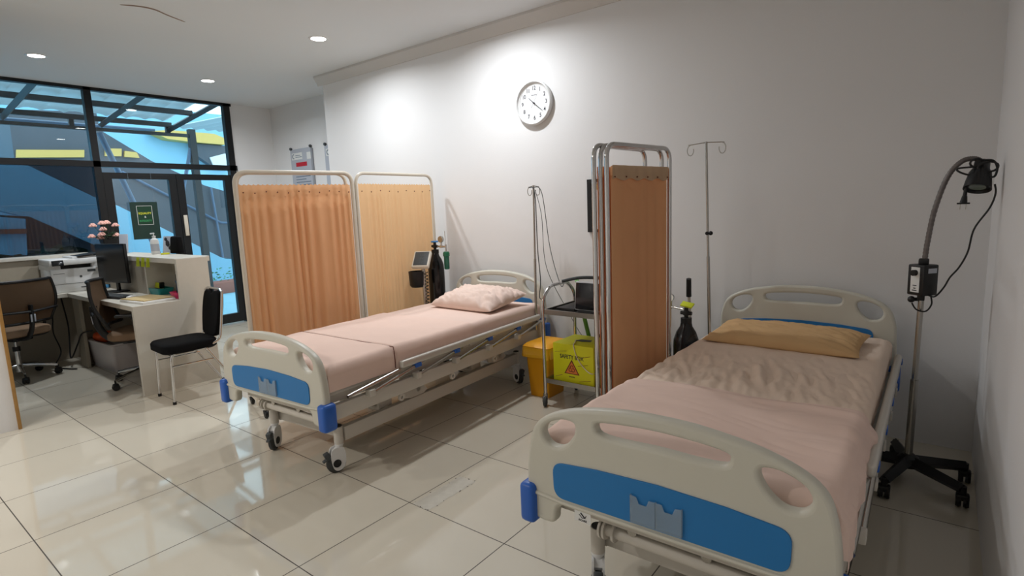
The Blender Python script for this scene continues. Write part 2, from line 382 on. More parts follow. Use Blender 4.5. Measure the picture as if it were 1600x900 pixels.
# opposite structure, at x = XB.. (pale blue stair flank crossed by a dark glazed stair run)
XB = -9.5
def slab(name, poly, X, th, m, parent=None):   # (y, z) outline, front face at X, thickness th
    return obj(name, MB().prism(poly, lambda y, z: V((X, y, z)), lambda y, z: V((X-th, y, z))), m, parent, 0)
fw_ = MB().b2((-14.2, -12, -.1), (-14, 20, 4.6)); tag(obj('opposite_building_wall', fw_, 'bluewall', None, 0), 'pale blue wall of the building across the yard', 'wall')
st = thing('covered_stairway', 'dark glazed covered stairway climbing across the pale blue building outside', 'stairway', (0, 0, 0))
slab('dark_enclosure', [(1.55, 3.51), (2.88, 3.6), (2.9, 3.26), (3.75, 2.69), (4.38, 2.39), (4.76, 2.19), (6.24, 1.76), (6.25, 0.28), (4.93, 0.54), (4.16, 1.04), (3.35, 1.55), (3.03, 1.74), (2.74, 1.9), (1.59, 2.6), (1.53, 2.67)], XB, 1.2, 'dclad', st)
slab('lit_band', [(1.57, 2.8), (2.58, 2.85), (2.56, 2.71), (1.55, 2.66)], XB+.06, .1, 'yellowf', st)
slab('lit_band', [(2.93, 2.9), (3.21, 2.91), (3.19, 2.76), (2.91, 2.75)], XB+.06, .1, 'yellowf', st)
slab('lit_band', [(3.26, 2.87), (3.47, 2.85), (3.51, 2.74), (3.24, 2.75)], XB+.06, .1, 'yellowf', st)
for p, q in (((4.86, 2.14), (4.95, 0.49)), ((3.15, 2.45), (4.99, 1.34)), ((4.99, 1.34), (5.82, 1.27))):
    obj('glazing_bar', MB().tube([(XB+.08, *p), (XB+.08, *q)], .025, 8), 'bpipe', st)
slab('flank_wall', [(0.34, 2.52), (1.52, 2.57), (2.64, 1.88), (2.92, 1.76), (4.02, 1.05), (4.78, 0.56), (6.03, 0.08), (5.96, -0.63), (3.31, -0.21), (2.53, 0.95), (1.53, 1.58), (0.27, 2.04)], XB+.35, .25, 'bluewall', st)
# added block for the room's reflection in the tinted glass, lower left
sb = thing('reflection_block', 'added dark block outside, standing in for the room reflection in the tinted window', 'reflection stand-in', (0, 0, 0))
slab('reflection_dark', [(0.14, 1.71), (1.34, 1.59), (2.29, 0.98), (2.52, 0.82), (2.46, 0.35), (-0.0, 0.67)], -8.2, .5, 'dclad2', sb)
slab('brown_band', [(0.22, 1.42), (1.27, 1.39), (1.26, 1.31), (0.21, 1.35)], -8.1, .08, 'brick', sb)
slab('pale_panel', [(0.2, 1.71), (1.28, 1.55), (1.23, 0.96), (0.11, 1.03)], -8.15, .04, 'bluewall', sb)
wk = thing('workshop_front', 'yellow fascia and dark workshop front on the far blue wall outside', 'shopfront', (0, 0, 0))
slab('roof_fascia', [(5.31, 3.89), (5.74, 3.96), (7.01, 3.95), (7.32, 3.84), (7.3, 3.65), (6.35, 3.67), (5.71, 3.71)], -13.6, .39, 'yellowf', wk)
slab('dark_front', [(6.41, 3.65), (7.37, 3.63), (7.49, 2.98), (6.88, 3.04), (6.43, 3.36)], -13.75, .24, 'dclad', wk)
slab('white_awning', [(6.85, 3.26), (7.32, 3.4), (7.47, 2.98), (6.95, 2.96)], -13.7, .12, 'wplast', wk)
# planter with brick edge
pl = thing('brick_planter', 'low red brick planter with green plants beyond the glass door', 'planter', (-7.6, 4.0, -.04))
obj('brick_edge', MB().b2((-.25, -1.2, 0), (.25, 3.5, .22), bev=.01), 'brick', pl)
lv = MB()
for i in range(420):
    x, y, z = random.uniform(-.22, .22), random.uniform(-1.15, 3.4), random.uniform(.2, .48)
    a = random.uniform(0, 2*PI); s_ = random.uniform(.04, .08); d = V((math.cos(a), math.sin(a), random.uniform(-.3, .6))).normalized(); u = d.orthogonal().normalized()
    c = V((x, y, z)); vs = [lv.bm.verts.new(p) for p in (c, c+d*s_*.5+u*s_*.3, c+d*s_, c+d*s_*.5-u*s_*.3)]; lv.bm.faces.new(vs)
lf = obj('foliage', lv, 'leaf', pl, 0); lf['kind'] = 'stuff'
tb = thing('yard_plant', 'added spiky dark plant outside the tinted window, part of the reflection stand-in', 'plant', (-5.2, .75, -.04))  # added with the dark block, in place of the room's reflection
lv = MB()
for i in range(16):
    a = 2*PI*i/16; L = random.uniform(.45, .7)
    pts = [V((0, 0, .8)), V((math.cos(a)*L*.5, math.sin(a)*L*.5, 1.05+random.uniform(-.05, .12))), V((math.cos(a)*L, math.sin(a)*L, 1.0+random.uniform(-.15, .15)))]
    lv.tube(catmull(pts, 4), [.03]*3+[.045]*3+[.03]*2+[.004], 4, flat=.15)
obj('leaves', lv, 'leafd', tb); obj('trunk', MB().tube([(0, 0, 0), (0, 0, .85)], [.06, .04], 8), 'brown', tb)

# ================================================================== HOSPITAL BEDS
BL = 2.15
def mirrored(pts): return pts+[(-x, z) for x, z in reversed(pts)]
def board_outline(top, foot):
    # right half, from bottom centre to top centre, (x,z) relative to z of crown
    h = [(0.0, .425), (.12, .425), (.30, .425), (.345, .418), (.36, .395), (.365, .36), (.385, .345), (.43, .345), (.465, .36), (.476, .40), (.477, .50), (.470, .58), (.458, .64), (.44, .685), (.405, .72), (.35, .748), (.28, .77), (.20, .785), (.10, .797), (0, .80)]
    dz = top-.80
    return [(x, z+(dz if z > .5 else 0)) for x, z in h]
def make_board(parent, y, top, name, blue_side):
    hf = board_outline(top, True); full = hf+[(-x, z) for x, z in reversed(hf[1:-1])]
    out = [(p.x, p.y) for p in catmull([(x, z, 0) for x, z in full], 3, True)]
    dz = top-.80; holes = []
    for s in (-1, 1):
        hp = [(s*.405, .66+dz), (s*.398, .69+dz), (s*.37, .712+dz), (s*.325, .727+dz), (s*.285, .722+dz), (s*.283, .69+dz), (s*.31, .65+dz), (s*.345, .628+dz), (s*.385, .632+dz)]
        holes.append([(p.x, p.y) for p in catmull([(a, b, 0) for a, b in hp], 4, True)])
    sl = [(-.205, .725), (-.195, .742), (-.12, .752), (0, .757), (.12, .752), (.195, .742), (.205, .725), (.19, .705), (.12, .700), (0, .703), (-.12, .700), (-.19, .705)]
    holes.append([(p.x, p.y) for p in catmull([(a, b+dz, 0) for a, b in sl], 3, True)])
    me = plate(out, holes, .022, .013); me.transform(Matrix.Translation((0, y, 0)))
    bd = obj(name, me, 'bedplast', parent, 50)
    bl = [(-.362, .452), (-.366, .574), (-.2, .590), (0, .597), (.2, .590), (.366, .574), (.362, .452)]
    bo = [(p.x, p.y+dz*.98) for p in fillet([(a, b, 0) for a, b in bl], .042, 6, True)]
    me = plate(bo, [], .004, .0015); me.transform(Matrix.Translation((0, y+blue_side*.0235, 0)))
    obj('blue_panel', me, 'blue', bd, 50)
    # raised lip below the panel
    lip = MB().tube(fillet([(-.47, y+blue_side*.022, .447), (-.33, y+blue_side*.022, .437), (.33, y+blue_side*.022, .437), (.47, y+blue_side*.022, .447)], .05), .008, 8); obj('moulded_lip', lip, 'bedplast', bd)
    for s in (-1, 1):
        obj('corner_bumper', MB().box((s*.468, y+blue_side*.004, .402), (.062, .085, .145), bev=.018, seg=3), 'blue2', bd, 50)
    return bd
def make_caster(parent, x, y, ang, rear=False):
    c = thing('c', 'c', 'c'); bpy.data.objects.remove(c)
    R = RZ(ang); f = lambda p: R @ V(p)+V((x, y, 0))
    h = MB()
    h.cyl((x, y, .165), (x, y, .185), .024, 20); h.cyl((x, y, .185), (x, y, .205), .03, 20)
    prof = [(-.040, .065), (-.046, .12), (-.036, .165), (0, .176), (.038, .168), (.050, .13), (.050, .08), (.035, .035), (.0, .018), (-.028, .030)]
    for s in (-1, 1):
        h.prism([(p.x, p.y) for p in catmull([(a, b, 0) for a, b in prof], 3, True)], lambda a, b: f((s*.018, a-.02, b)), lambda a, b: f((s*.028, a-.02, b)))
    h.prism([(-.03, .15), (0, .172), (.026, .165), (.02, .13), (-.02, .13)], lambda a, b: f((-.026, a-.02, b)), lambda a, b: f((.026, a-.02, b)))
    cs = obj('caster', h, 'wplast', parent, 45)
    ax = (R @ RY(PI/2))
    wl = MB().lathe([(.03, -.015), (.058, -.015), (.064, -.01), (.064, .01), (.058, .015), (.03, .015)], f((0, -.03, .064)), 32, ax); obj('wheel', wl, 'rubber', cs, 45)
    hb = MB().lathe([(0, -.032), (.026, -.031), (.03, -.02), (.03, .02), (.026, .031), (0, .032)], f((0, -.03, .07)), 24, ax); obj('hub_cap', hb, 'bplast', cs, 45)
    pd = MB(); pd.box(f((0, -.085, .125)), (.04, .035, .05), rot=R @ RX(.35), bev=.006); pd.box(f((0, -.098, .10)), (.03, .04, .012), rot=R @ RX(.5), bev=.004); obj('brake_pedal', pd, 'dgrey', cs, 45)
    obj('stem', MB().cyl((x, y, .20), (x, y, .235), .012, 14), 'steel', cs)
    for o in (cs, *[k for k in bpy.data.objects if k.parent == cs]):
        for v in o.data.vertices: v.co = V((x, y, 0))+(v.co-V((x, y, 0)))*.84
    return cs
def make_bed(label, group):
    b = thing('hospital_bed', label, 'hospital bed', (0, 0, 0), 0, group)
    fb = make_board(b, 0, .80, 'footboard', -1)
    pk = MB()
    for s in (-1, 1):
        top = [(0, .545), (.02, .545), (.028, .525), (.052, .525), (.06, .545), (.08, .548)]
        poly = [(s*x, z) for x, z in top]+[(s*.08, .462), (0, .462)]
        pk.prism(poly, lambda x, z: V((x, -.034, z)), lambda x, z: V((x, -.036, z)))
    pk.b2((-.08, -.036, .458), (.08, -.026, .462)); pk.b2((-.0015, -.036, .462), (.0015, -.028, .545))
    for s in (-1, 1): pk.b2((s*.08-.001, -.036, .462), (s*.08+.001, -.028, .548))
    obj('card_pocket', pk, 'clear', fb, 0)
    sk = obj('maker_sticker', MB().b2((-.285, -.0235, .392), (-.225, -.0222, .432)), 'paper', fb, 0)
    make_board(b, BL, .895, 'headboard', -1)
    # upper frame
    f = MB()
    for s in (-1, 1): f.b2((s*.445-.018, .04, .365), (s*.445+.018, BL-.04, .445), bev=.004)
    for y in (.06, .72, 1.35, BL-.07): f.b2((-.43, y-.02, .375), (.43, y+.02, .435))
    obj('upper_frame', f, 'white', b)
    dk = MB()
    for (y0, y1) in ((.04, .50), (.52, 1.18), (1.20, BL-.06)): dk.b2((-.44, y0, .495), (.44, y1, .515), bev=.004)
    for s in (-1, 1): dk.b2((s*.40-.015, .05, .445), (s*.40+.015, BL-.06, .497))
    obj('mattress_deck', dk, 'white', b)
    base = MB()
    for s in (-1, 1):
        base.b2((s*.308-.02, .20, .170), (s*.308+.02, 1.92, .250), bev=.004)
        for y in (.17, 1.94): base.cyl((s*.308, y, .165), (s*.308, y, .262), .026, 20)
    for y in (.22, 1.88): base.b2((-.30, y-.025, .178), (.30, y+.025, .238), bev=.004)
    obj('base_frame', base, 'white', b)
    for s in (-1, 1):
        for y in (.17, 1.94): obj('tube_cap', MB().cyl((s*.308, y, .258), (s*.308, y, .266), .0225, 18), 'bplast', b)
    # lifting linkage
    for y, k in ((.55, 1), (1.45, 1)):
        li = MB()
        for s in (-1, 1):
            li.b2((s*.27-.012, y-.055, .20), (s*.27+.012, y+.055, .40), bev=.01)
            li.prism([(y+.07, .37), (y+.24, .37), (y+.33, .27), (y+.26, .23), (y+.10, .27)], lambda a, c: V((s*.31, a, c)), lambda a, c: V((s*.32, a, c)))
        li.cyl((-.32, y+.25, .29), (.32, y+.25, .29), .018, 14); li.cyl((-.30, y, .23), (.30, y, .23), .022, 14)
        obj('lift_linkage', li, 'white', b)
    sp = MB(); sp.cyl((-.12, .06, .36), (-.12, 1.1, .34), .016, 12); sp.cyl((.12, .06, .36), (.12, 1.5, .34), .016, 12); obj('crank_shaft', sp, 'steel', b)
    cb = MB(); cb.cyl((-.24, .075, .330), (.36, .075, .325), .021, 18)
    for x in (-.24, -.225, -.19): cb.cyl((x, .075, .330), (x+.008, .075, .330), .034, 20)
    obj('cross_tube', cb, 'white', b)
    for s in (-1, 1):
        g = MB()
        for y in (.52, .98): g.lathe([(.010, -.006), (.022, -.006), (.022, .006), (.010, .006), (.010, -.006)], (s*.455, y, .345), 20, RY(PI/2))
        for y in (1.45,): g.lathe([(.010, -.006), (.022, -.006), (.022, .006), (.010, .006), (.010, -.006)], (s*.455, y, .345), 20, RY(PI/2))
        obj('restraint_ring', g, 'white', b)
    for (x, y, a) in ((-.308, .17, .5), (.308, .17, -.35), (-.308, 1.94, 2.9), (.308, 1.94, 1.2)): make_caster(b, x, y, a)
    # folded side rails
    for s in (-1, 1):
        r = MB()
        r.b2((s*.474, .50, .528), (s*.506, 2.02, .572), bev=.012, seg=3)
        ro = obj('side_rail', r, 'alu', b, 45, 'folded metal side rail')
        ends = []
        for k in range(5):
            y = .27+k*.36
            obj('folding_bar', MB().tube([(s*.492, y, .452), (s*.492, y+.42, .528)], .0105, 8), 'steel', ro, 45)
            obj('pivot_bracket', MB().b2((s*.463, y-.018, .435), (s*.505, y+.022, .472), bev=.004), 'white', ro)
            obj('rail_clip', MB().b2((s*.474, y+.335, .505), (s*.508, y+.385, .532), bev=.004), 'blue2', ro)
        obj('folding_bar', MB().tube([(s*.482, .12, .475), (s*.482, .50, .52)], .010, 8), 'steel', ro, 45)
    # IV pole sockets at the head
    for s in (-1, 1): obj('pole_socket', MB().b2((s*.475-.017, BL-.115, .36), (s*.475+.017, BL-.07, .50), bev=.005), 'creamtube', b)
    return b
bed1 = make_bed('hospital bed standing beside the peach curtain screen, with a pink pillow', 'crank hospital beds')
bed1.location = (.92, .43, 0); bed1.rotation_euler = (0, 0, .058)
bed2 = copy_tree(bed1); bed2.location = (3.185, .40, 0); bed2.rotation_euler = (0, 0, .008)
bed2['label'] = 'nearest hospital bed, at the right, with a tan pillow and its footboard towards the camera'
# brand mark on the near bed's sticker
sk = MB(); sk.tube([(-.262, -.0240, .424), (-.246, -.0240, .409)], .0022, 6); sk.tube([(-.268, -.0240, .418), (-.256, -.0240, .407), (-.246, -.0240, .409), (-.241, -.0240, .419)], .0012, 6)
add_text(sk, 'ACARE', .010, Tm((-.255, -.0240, .3985), PI/2), .0003)
fbn = [c for c in bpy.data.objects if c.parent == bed2 and c.name.startswith('footboard')][0]
obj('sticker_logo', sk, 'ink', fbn, 0)

def slab_cloth(w, y0, y1, zt, zb, r, nu=90, nv=200, fn=None, grow=0, drop_l=None, drop_r=None, end0=True, end1=True):
    """a cloth skin over a box: top at zt, hanging to zb at the sides"""
    hw = w/2
    def side(a, half, drop):     # arc-length a from centre -> (pos, down)
        s = 1 if a >= 0 else -1; a = abs(a); flat = half-r
        if a <= flat: return s*a, 0
        q = a-flat; arc = r*PI/2
        if q < arc: t = q/r; return s*(flat+r*math.sin(t)), r*(1-math.cos(t))
        return s*half, r+(q-arc)
    dl = (zt-zb) if drop_l is None else drop_l; dr_ = (zt-zb) if drop_r is None else drop_r
    La = hw-r+r*PI/2+max(0, dl-r); Lb = hw-r+r*PI/2+max(0, dr_-r)
    ly = (y1-y0)/2; cy = (y0+y1)/2; Ly0 = ly-r+r*PI/2+(zt-zb-r) if end0 else ly; Ly1 = ly-r+r*PI/2+(zt-zb-r) if end1 else ly
    def f(u, v):
        a = -La+(La+Lb)*u; b = -Ly0+(Ly0+Ly1)*v
        x, dx = side(a, hw, 0)
        if (b < 0 and end0) or (b > 0 and end1): y, dy = side(b, ly, 0)
        else: y, dy = b, 0
        z = zt-max(dx, dy)
        p = V((x, cy+y, z))
        if fn:
            d = fn(p.x, p.y, max(dx, dy)); 
            side_n = V((1 if x > 0 else -1, 0, 0)) if dx > r and dx > dy else (V((0, 1 if y > 0 else -1, 0)) if dy > r else V((0, 0, 1)))
            p += side_n*d
        return p
    return MB().grid(f, nu, nv)
def nz(x, y, z=0): return noise.noise(V((x, y, z)))
# --- bed 1 linen
ml = thing('mattress', 'mattress on the farther bed, wrapped in a pink fitted sheet', 'mattress', (.92, .43, 0), .058)
def w1(x, y, d):
    v = .004*nz(x*4, y*4)+.0015*nz(x*14, y*9, 3)
    v -= .012*math.exp(-((y-1.20)/.007)**2)
    return v
obj('foam_block', MB().box((0, 1.08, .577), (.86, 2.04, .115), bev=.025), 'sheet', ml)
obj('fitted_sheet', slab_cloth(.90, .04, 2.10, .648, .528, .04, fn=w1), 'sheet', ml, 80)
def w1c(x, y, d):
    v = .004+.004*nz(x*4, y*4)+.002*nz(x*9, y*13, 5)
    v -= .014*math.exp(-((y-.50+.02*x)/.006)**2)
    v += .006*math.exp(-((y-.60)/.05)**2)*max(0, nz(x*3, 8))
    v += .003*math.exp(-((y-.495)/.1)**2)
    return v
cv = obj('draw_sheet', slab_cloth(.912, .03, 1.215, .653, .520, .042, fn=w1c, end1=False), 'cover', None, 80)
tag(cv, 'pink draw sheet over the foot end of the farther bed', 'sheet'); cv.location = (.92, .43, 0); cv.rotation_euler = (0, 0, .058)
sm = MB(); pts = [(x, .497-.02*x, .656) for x in [i*.05-.45 for i in range(19)]]; pts += [(.457, .487, .63), (.46, .487, .58), (.46, .487, .53)]
sm.tube(pts, .0025, 6); obj('seam', sm, 'brown', cv)
# --- bed 2 linen
ml2 = thing('mattress', 'mattress on the nearest bed, wrapped in a wrinkled beige pink sheet', 'mattress', (3.185, .40, 0), .008)
def w2(x, y, d):
    g = math.exp(-((y-1.05)/.30)**2)*(1 if d < .03 else .3)
    v = .004*nz(x*3, y*3, 2)+g*(.030*abs(nz(x*13+y*3, y*4, 7))**1.2+.012*nz(x*34+9*y, y*9, 1)+.006*abs(nz(x*50, y*14, 6)))
    v += .004*math.exp(-((y-1.6)/.3)**2)*nz(x*10+y*5, y*5, 9)
    v += .003*nz(x*6+y*6, 1, 4)*math.exp(-((x-.3)/.2)**2)
    return v
obj('foam_block', MB().box((0, 1.08, .577), (.86, 2.04, .115), bev=.025), 'sheetb', ml2)
obj('fitted_sheet', slab_cloth(.915, .04, 2.10, .635, .518, .045, nu=160, nv=320, fn=w2), 'sheetb', ml2, 80)
def w2c(x, y, d):
    v = .010+.008*nz(x*3, y*3, 11)+.010*nz(x*3+y*2, y*9, 5)+.006*abs(nz(x*6+y*5, y*14, 8))
    v += .010*math.exp(-((y-.71-.03*nz(x*3, 1))/.02)**2)*.6
    v += .018*max(0, nz(x*7, y*7, 2))*math.exp(-((x-.42)**2+(y-.15)**2)/.04)
    if d > .05: v += .012*abs(nz(x*3, y*14, 3))
    return v
cv2 = obj('draw_sheet', slab_cloth(.93, .035, .75, .640, .512, .05, nu=140, nv=180, fn=w2c, end1=False, drop_r=.17), 'cover', None, 80)
tag(cv2, 'pink draw sheet bunched over the foot end of the nearest bed', 'sheet'); cv2.location = (3.185, .40, 0); cv2.rotation_euler = (0, 0, .008)

def pillow(name, label, m, w, d, h, loc, rz, tilt, seed, wk=1.0):
    def f(u, v):
        a, b = 2*u-1, 2*v-1
        return a, b
    mb = MB(); N = 56
    for sgn in (1, -1):
        def g(u, v):
            a, b = 2*u-1, 2*v-1
            ea = max(0, 1-abs(a)**2.6); eb = max(0, 1-abs(b)**2.6); t = (ea*eb)**.45
            sx = 1-.07*(1-abs(b)**3)*0-.05*(abs(a)**2)*(1-b*b); sy = 1-.09*(abs(b)**2)*(1-a*a)
            wr = .014*nz(a*3.5+seed, b*4, seed)+.020*nz(a*7+b*5, b*5, seed+2)*(abs(a)**1.5+.2)+.008*nz(a*16+9*b, b*9, seed)
            wr *= wk
            z = sgn*(h*.5*t)+(wr*min(1, t*2.5) if sgn > 0 else 0)
            if sgn < 0: z *= .55
            return V((a*w/2*sx, b*d/2*sy, z))
        mb.grid(g, N, N)
    bmesh.ops.remove_doubles(mb.bm, verts=mb.bm.verts, dist=.0012)
    o = obj(name, mb, m, None, 80); tag(o, label, 'pillow'); o.location = loc; o.rotation_euler = (tilt, 0, rz); return o
pillow('pillow', 'pale pink pillow at the head of the farther bed', 'pil1', .64, .46, .19, (.895, 2.20, .705), -.02, .14, 1.3)
pillow('pillow', 'tan pillow on the nearest bed in front of its headboard', 'pil2', .76, .40, .125, (3.155, 2.15, .662), -.03, .07, 5.1, .55)

# ================================================================== FOLDING SCREENS
def screen_panel(parent, a, b, H_, r, m, rad=.09, dz0=.06, nm='panel_frame'):
    a, b = V((a[0], a[1], 0)), V((b[0], b[1], 0)); up = V((0, 0, 1))
    pts = fillet([a+up*.04, a+up*H_, b+up*H_, b+up*.04], rad, 8)
    fr = obj(nm, MB().tube(pts, r, 12), m, parent)
    for z in (dz0+.10,):
        pass
    return fr
def curtain(parent, a, b, z0, z1, amp, waves, m, seed, name='curtain', hem=.06, inset=.02):
    a, b = V((a[0], a[1], 0)), V((b[0], b[1], 0)); d = (b-a); L = d.length; d.normalize(); n = V((-d.y, d.x, 0))
    a = a+d*inset; L -= 2*inset
    def f(u, v):
        z = z0+(z1-z0)*v
        uu = u+.014*nz(u*6, z*1.2, seed)*(1-v)
        k = .55+.45*nz(u*4, 3, seed)
        o = amp*k*math.sin(2*PI*waves*(uu+.10*nz(u*3, 0, seed+4)))+amp*.5*nz(u*waves*1.7, z*.8, seed+9)
        top = 1.0 if z < z1-hem else .45
        if z > z1-hem-.012 and z < z1-hem+.012: top = .15
        e = min(1, u/.03, (1-u)/.03)
        return a+d*(L*u)+n*(o*top*e)+V((0, 0, z+(.004*math.sin(2*PI*waves*2*u) if v == 1 else 0)))
    return obj(name, MB().grid(f, 260, 44), m, parent, 80)
s1 = thing('folding_screen', 'cream tubular folding screen with peach gathered curtains beside the farther bed', 'folding screen', (0, 0, 0))
A1, A2, A3 = (-.14, .86), (.05, 1.705), (.03, 2.60); HS = 1.745
f1 = screen_panel(s1, A1, A2, HS, .016, 'creamtube')
B2 = (A2[0]+.008, A2[1]+.03)
f2 = screen_panel(s1, B2, A3, HS, .013, 'creamtube')
f3 = screen_panel(s1, (A1[0]-.075, A1[1]+.05), (A2[0]-.07, A2[1]-.01), HS, .014, 'creamtube')
curtain(s1, A1, A2, .16, 1.655, .016, 13, 'cur1', 1.0)
curtain(s1, B2, A3, .16, 1.66, .010, 14, 'cur2', 5.0)
curtain(s1, (A1[0]-.075, A1[1]+.05), (A2[0]-.07, A2[1]-.01), .16, 1.655, .010, 12, 'cur1', 8.0)
bt = MB()
for (p, q, nb) in ((A1, A2, 11), (B2, A3, 9)):
    for i in range(nb):
        t = .05+.9*i/(nb-1); x = p[0]+(q[0]-p[0])*t; y = p[1]+(q[1]-p[1])*t
        bt.ball((x+.019, y-.003, 1.60-.006*math.sin(i*2.1)), .006, (.6, 1, 1), 1)
obj('snap_button', bt, 'brown', s1)
def tfoot(parent, x, y, ang, m, r=.012, L=.2, cast=True):
    d = V((math.cos(ang), math.sin(ang), 0)); b = MB()
    b.tube(fillet([V((x, y, .075))-d*L, V((x, y, .075)), V((x, y, .075))+d*L], .01), r, 10)
    for s in (-1, 1): b.tube([V((x, y, .075))+d*L*s, V((x, y, .045))+d*L*s], r*.8, 8)
    for s in (-1, 1): b.tube([V((x, y, .20)), V((x, y, .08))+d*L*.8*s], r*.6, 8)
    ft = obj('foot', b, m, parent)
    for s in (-1, 1):
        c = V((x, y, 0))+d*L*s; w_ = MB().lathe([(0, -.012), (.026, -.012), (.03, -.006), (.03, .006), (.026, .012), (0, .012)], (c.x, c.y, .03), 20, RZ(ang) @ RX(PI/2)); w_.box((c.x, c.y, .045), (.028, .032, .03), bev=.004)
        obj('caster', w_, 'bplast', ft)
tfoot(s1, A1[0], A1[1], -.25, 'creamtube'); tfoot(s1, A3[0]-.0, A3[1]-.03, -.25, 'creamtube', L=.10); tfoot(s1, A2[0], A2[1], -.25, 'creamtube', L=.12)

s2 = thing('folding_screen', 'chrome tubular folding screen with orange brown curtain folded flat between the beds', 'folding screen', (0, 0, 0))
P1, P2 = (2.478, 1.42), (2.565, 2.0); HS2 = 1.715
C1, C2 = (P1[0]-.050, P1[1]+.030), (P2[0]-.05, P2[1]+.01); D1, D2 = (P1[0]-.066, P1[1]-.010), (P2[0]-.125, P2[1]-.05)
for p, q in ((P1, P2), (C1, C2), (D1, D2)): screen_panel(s2, p, q, HS2, .0125, 'chrome', .07)
curtain(s2, P1, P2, .16, 1.605, .003, 5, 'cur3', 2.0, inset=.03); curtain(s2, (C1[0], C1[1]), C2, .16, 1.605, .004, 6, 'cur3b', 3.0, inset=.015)
curtain(s2, D1, D2, .16, 1.605, .004, 6, 'cur3b', 4.0, inset=.03)
n2 = V((P2[1]-P1[1], -(P2[0]-P1[0]), 0)).normalized()
def hm(u, v):
    p = V((P1[0], P1[1], 0)).lerp(V((P2[0], P2[1], 0)), .055+.89*u)+n2*(.011+.002*math.sin(u*40)); return p+V((0, 0, 1.55+.006*math.sin(u*26)*(1-v)*1.0+.062*v-.008*(1-v)))
obj('curtain_hem', MB().grid(hm, 80, 4), 'cur3h', s2, 80)
hb = MB()
for i in range(6):
    u = .03+.94*i/5; p = V((P1[0], P1[1], 0)).lerp(V((P2[0], P2[1], 0)), .055+.89*u)+n2*.015; hb.ball((p.x, p.y, 1.555), .0045, sub=1)
obj('snap_button', hb, 'brown', s2)
tfoot(s2, P1[0]-.02, P1[1], -.2, 'chrome', L=.16); tfoot(s2, P2[0]-.05, P2[1], -.2, 'chrome', L=.16)

# ================================================================== IV POLES
def iv_pole(label, x, y, z0, z1, lean, hooks, r=.009, knob=None, ang=.0):
    t = thing('iv_pole', label, 'IV pole', (x, y, z0), 0, 'IV poles in the bed sockets'); L = z1-z0
    obj('pole', MB().tube([(0, 0, 0), (lean*.5, 0, L*.5)], r*1.15, 12).tube([(lean*.5, 0, L*.5), (lean, 0, L)], r*.85, 12), 'steel', t)
    hk = MB(); w_ = hooks; d = V((math.cos(ang), math.sin(ang), 0))
    hk.tube([V((lean, 0, L-.012))-d*w_, V((lean, 0, L-.004)), V((lean, 0, L-.012))+d*w_], .0032, 8)
    for s in (-1, 1):
        c = V((lean, 0, L-.045))+d*(s*(w_-.012)); pts = []
        for i in range(15):
            a = PI/2-s*0+(-s)*(-.2)+s*0; th = PI/2-s*(i/14*5.0); pts.append(c+d*(math.cos(th)*.020)+V((0, 0, math.sin(th)*.032)))
        hk.tube(pts, .003, 6)
    obj('hook_bar', hk, 'steel', t)
    if knob: obj('knob', MB().cyl((lean*.5, -.012, knob-z0), (lean*.5+.0, -.03, knob-z0), .011, 14).ball((lean*.5+.018, -.012, knob-z0), .014, sub=2), 'bplast', t)
    return t
iv_pole('thin IV pole at the head of the farther bed with cables hung on it', 1.265, 2.47, .44, 1.585, .018, .05)
iv_pole('thin IV pole left of the nearest bed headboard with a two hook bar', 2.665, 2.43, .36, 1.775, -.04, .11, knob=1.215)
cbn = [([(1.245, 2.465, 1.57), (1.30, 2.46, 1.52), (1.31, 2.46, 1.1), (1.335, 2.45, .85), (1.32, 2.45, .72), (1.35, 2.44, .70)], .004, 'dgrey', 'grey cable hanging straight down from the farther IV pole hook'),
       ([(1.29, 2.46, 1.57), (1.36, 2.47, 1.52), (1.40, 2.50, 1.1), (1.50, 2.48, .82), (1.56, 2.45, .84), (1.62, 2.44, .80), (1.66, 2.42, .735)], .003, 'dgrey', 'thin cable sagging from the farther IV pole to the steel trolley'),
       ([(1.30, 2.465, 1.55), (1.35, 2.47, 1.35), (1.36, 2.5, .95), (1.48, 2.6, .60), (1.62, 2.62, .38), (1.74, 2.60, .42), (1.74, 2.58, .60), (1.70, 2.55, .68)], .0025, 'dgrey', 'looped cable hanging behind the steel trolley')]
for pts, r, m, lb in cbn: tag(obj('hanging_cable', MB().tube(catmull(pts, 8), r, 6), m), lb, 'cable')

# ================================================================== OXYGEN CYLINDERS
def oxy(label, x, y, h, r, humid, flip=1):
    t = thing('oxygen_cylinder', label, 'oxygen cylinder', (x, y, 0))
    pr = [(0, 0), (r*.9, 0), (r, .02), (r, h-.16), (r*.96, h-.12), (r*.75, h-.07), (r*.48, h-.035), (r*.42, h-.01), (0, h-.01)]
    obj('bottle', MB().lathe(pr, n=36), 'oxy', t); obj('neck_collar', MB().lathe([(.0, h-.012), (.034, h-.012), (.034, h+.02), (0, h+.02)], n=24), 'bplast', t)
    v = MB(); v.cyl((0, 0, h+.015), (0, 0, h+.085), .013, 14); v.cyl((-.035, 0, h+.05), (.035, 0, h+.05), .012, 12); v.box((0, 0, h+.05), (.035, .03, .03), bev=.005); obj('valve', v, 'bplast', t)
    return t
o1 = oxy('tall black oxygen cylinder with blue valve wheel at the head of the farther bed', .150, 2.48, 1.05, .074, True)
obj('valve_wheel', MB().lathe([(0, 0), (.03, .0), (.036, .006), (.03, .014), (0, .014)], (0, 0, 1.135), 20), 'blue', o1)
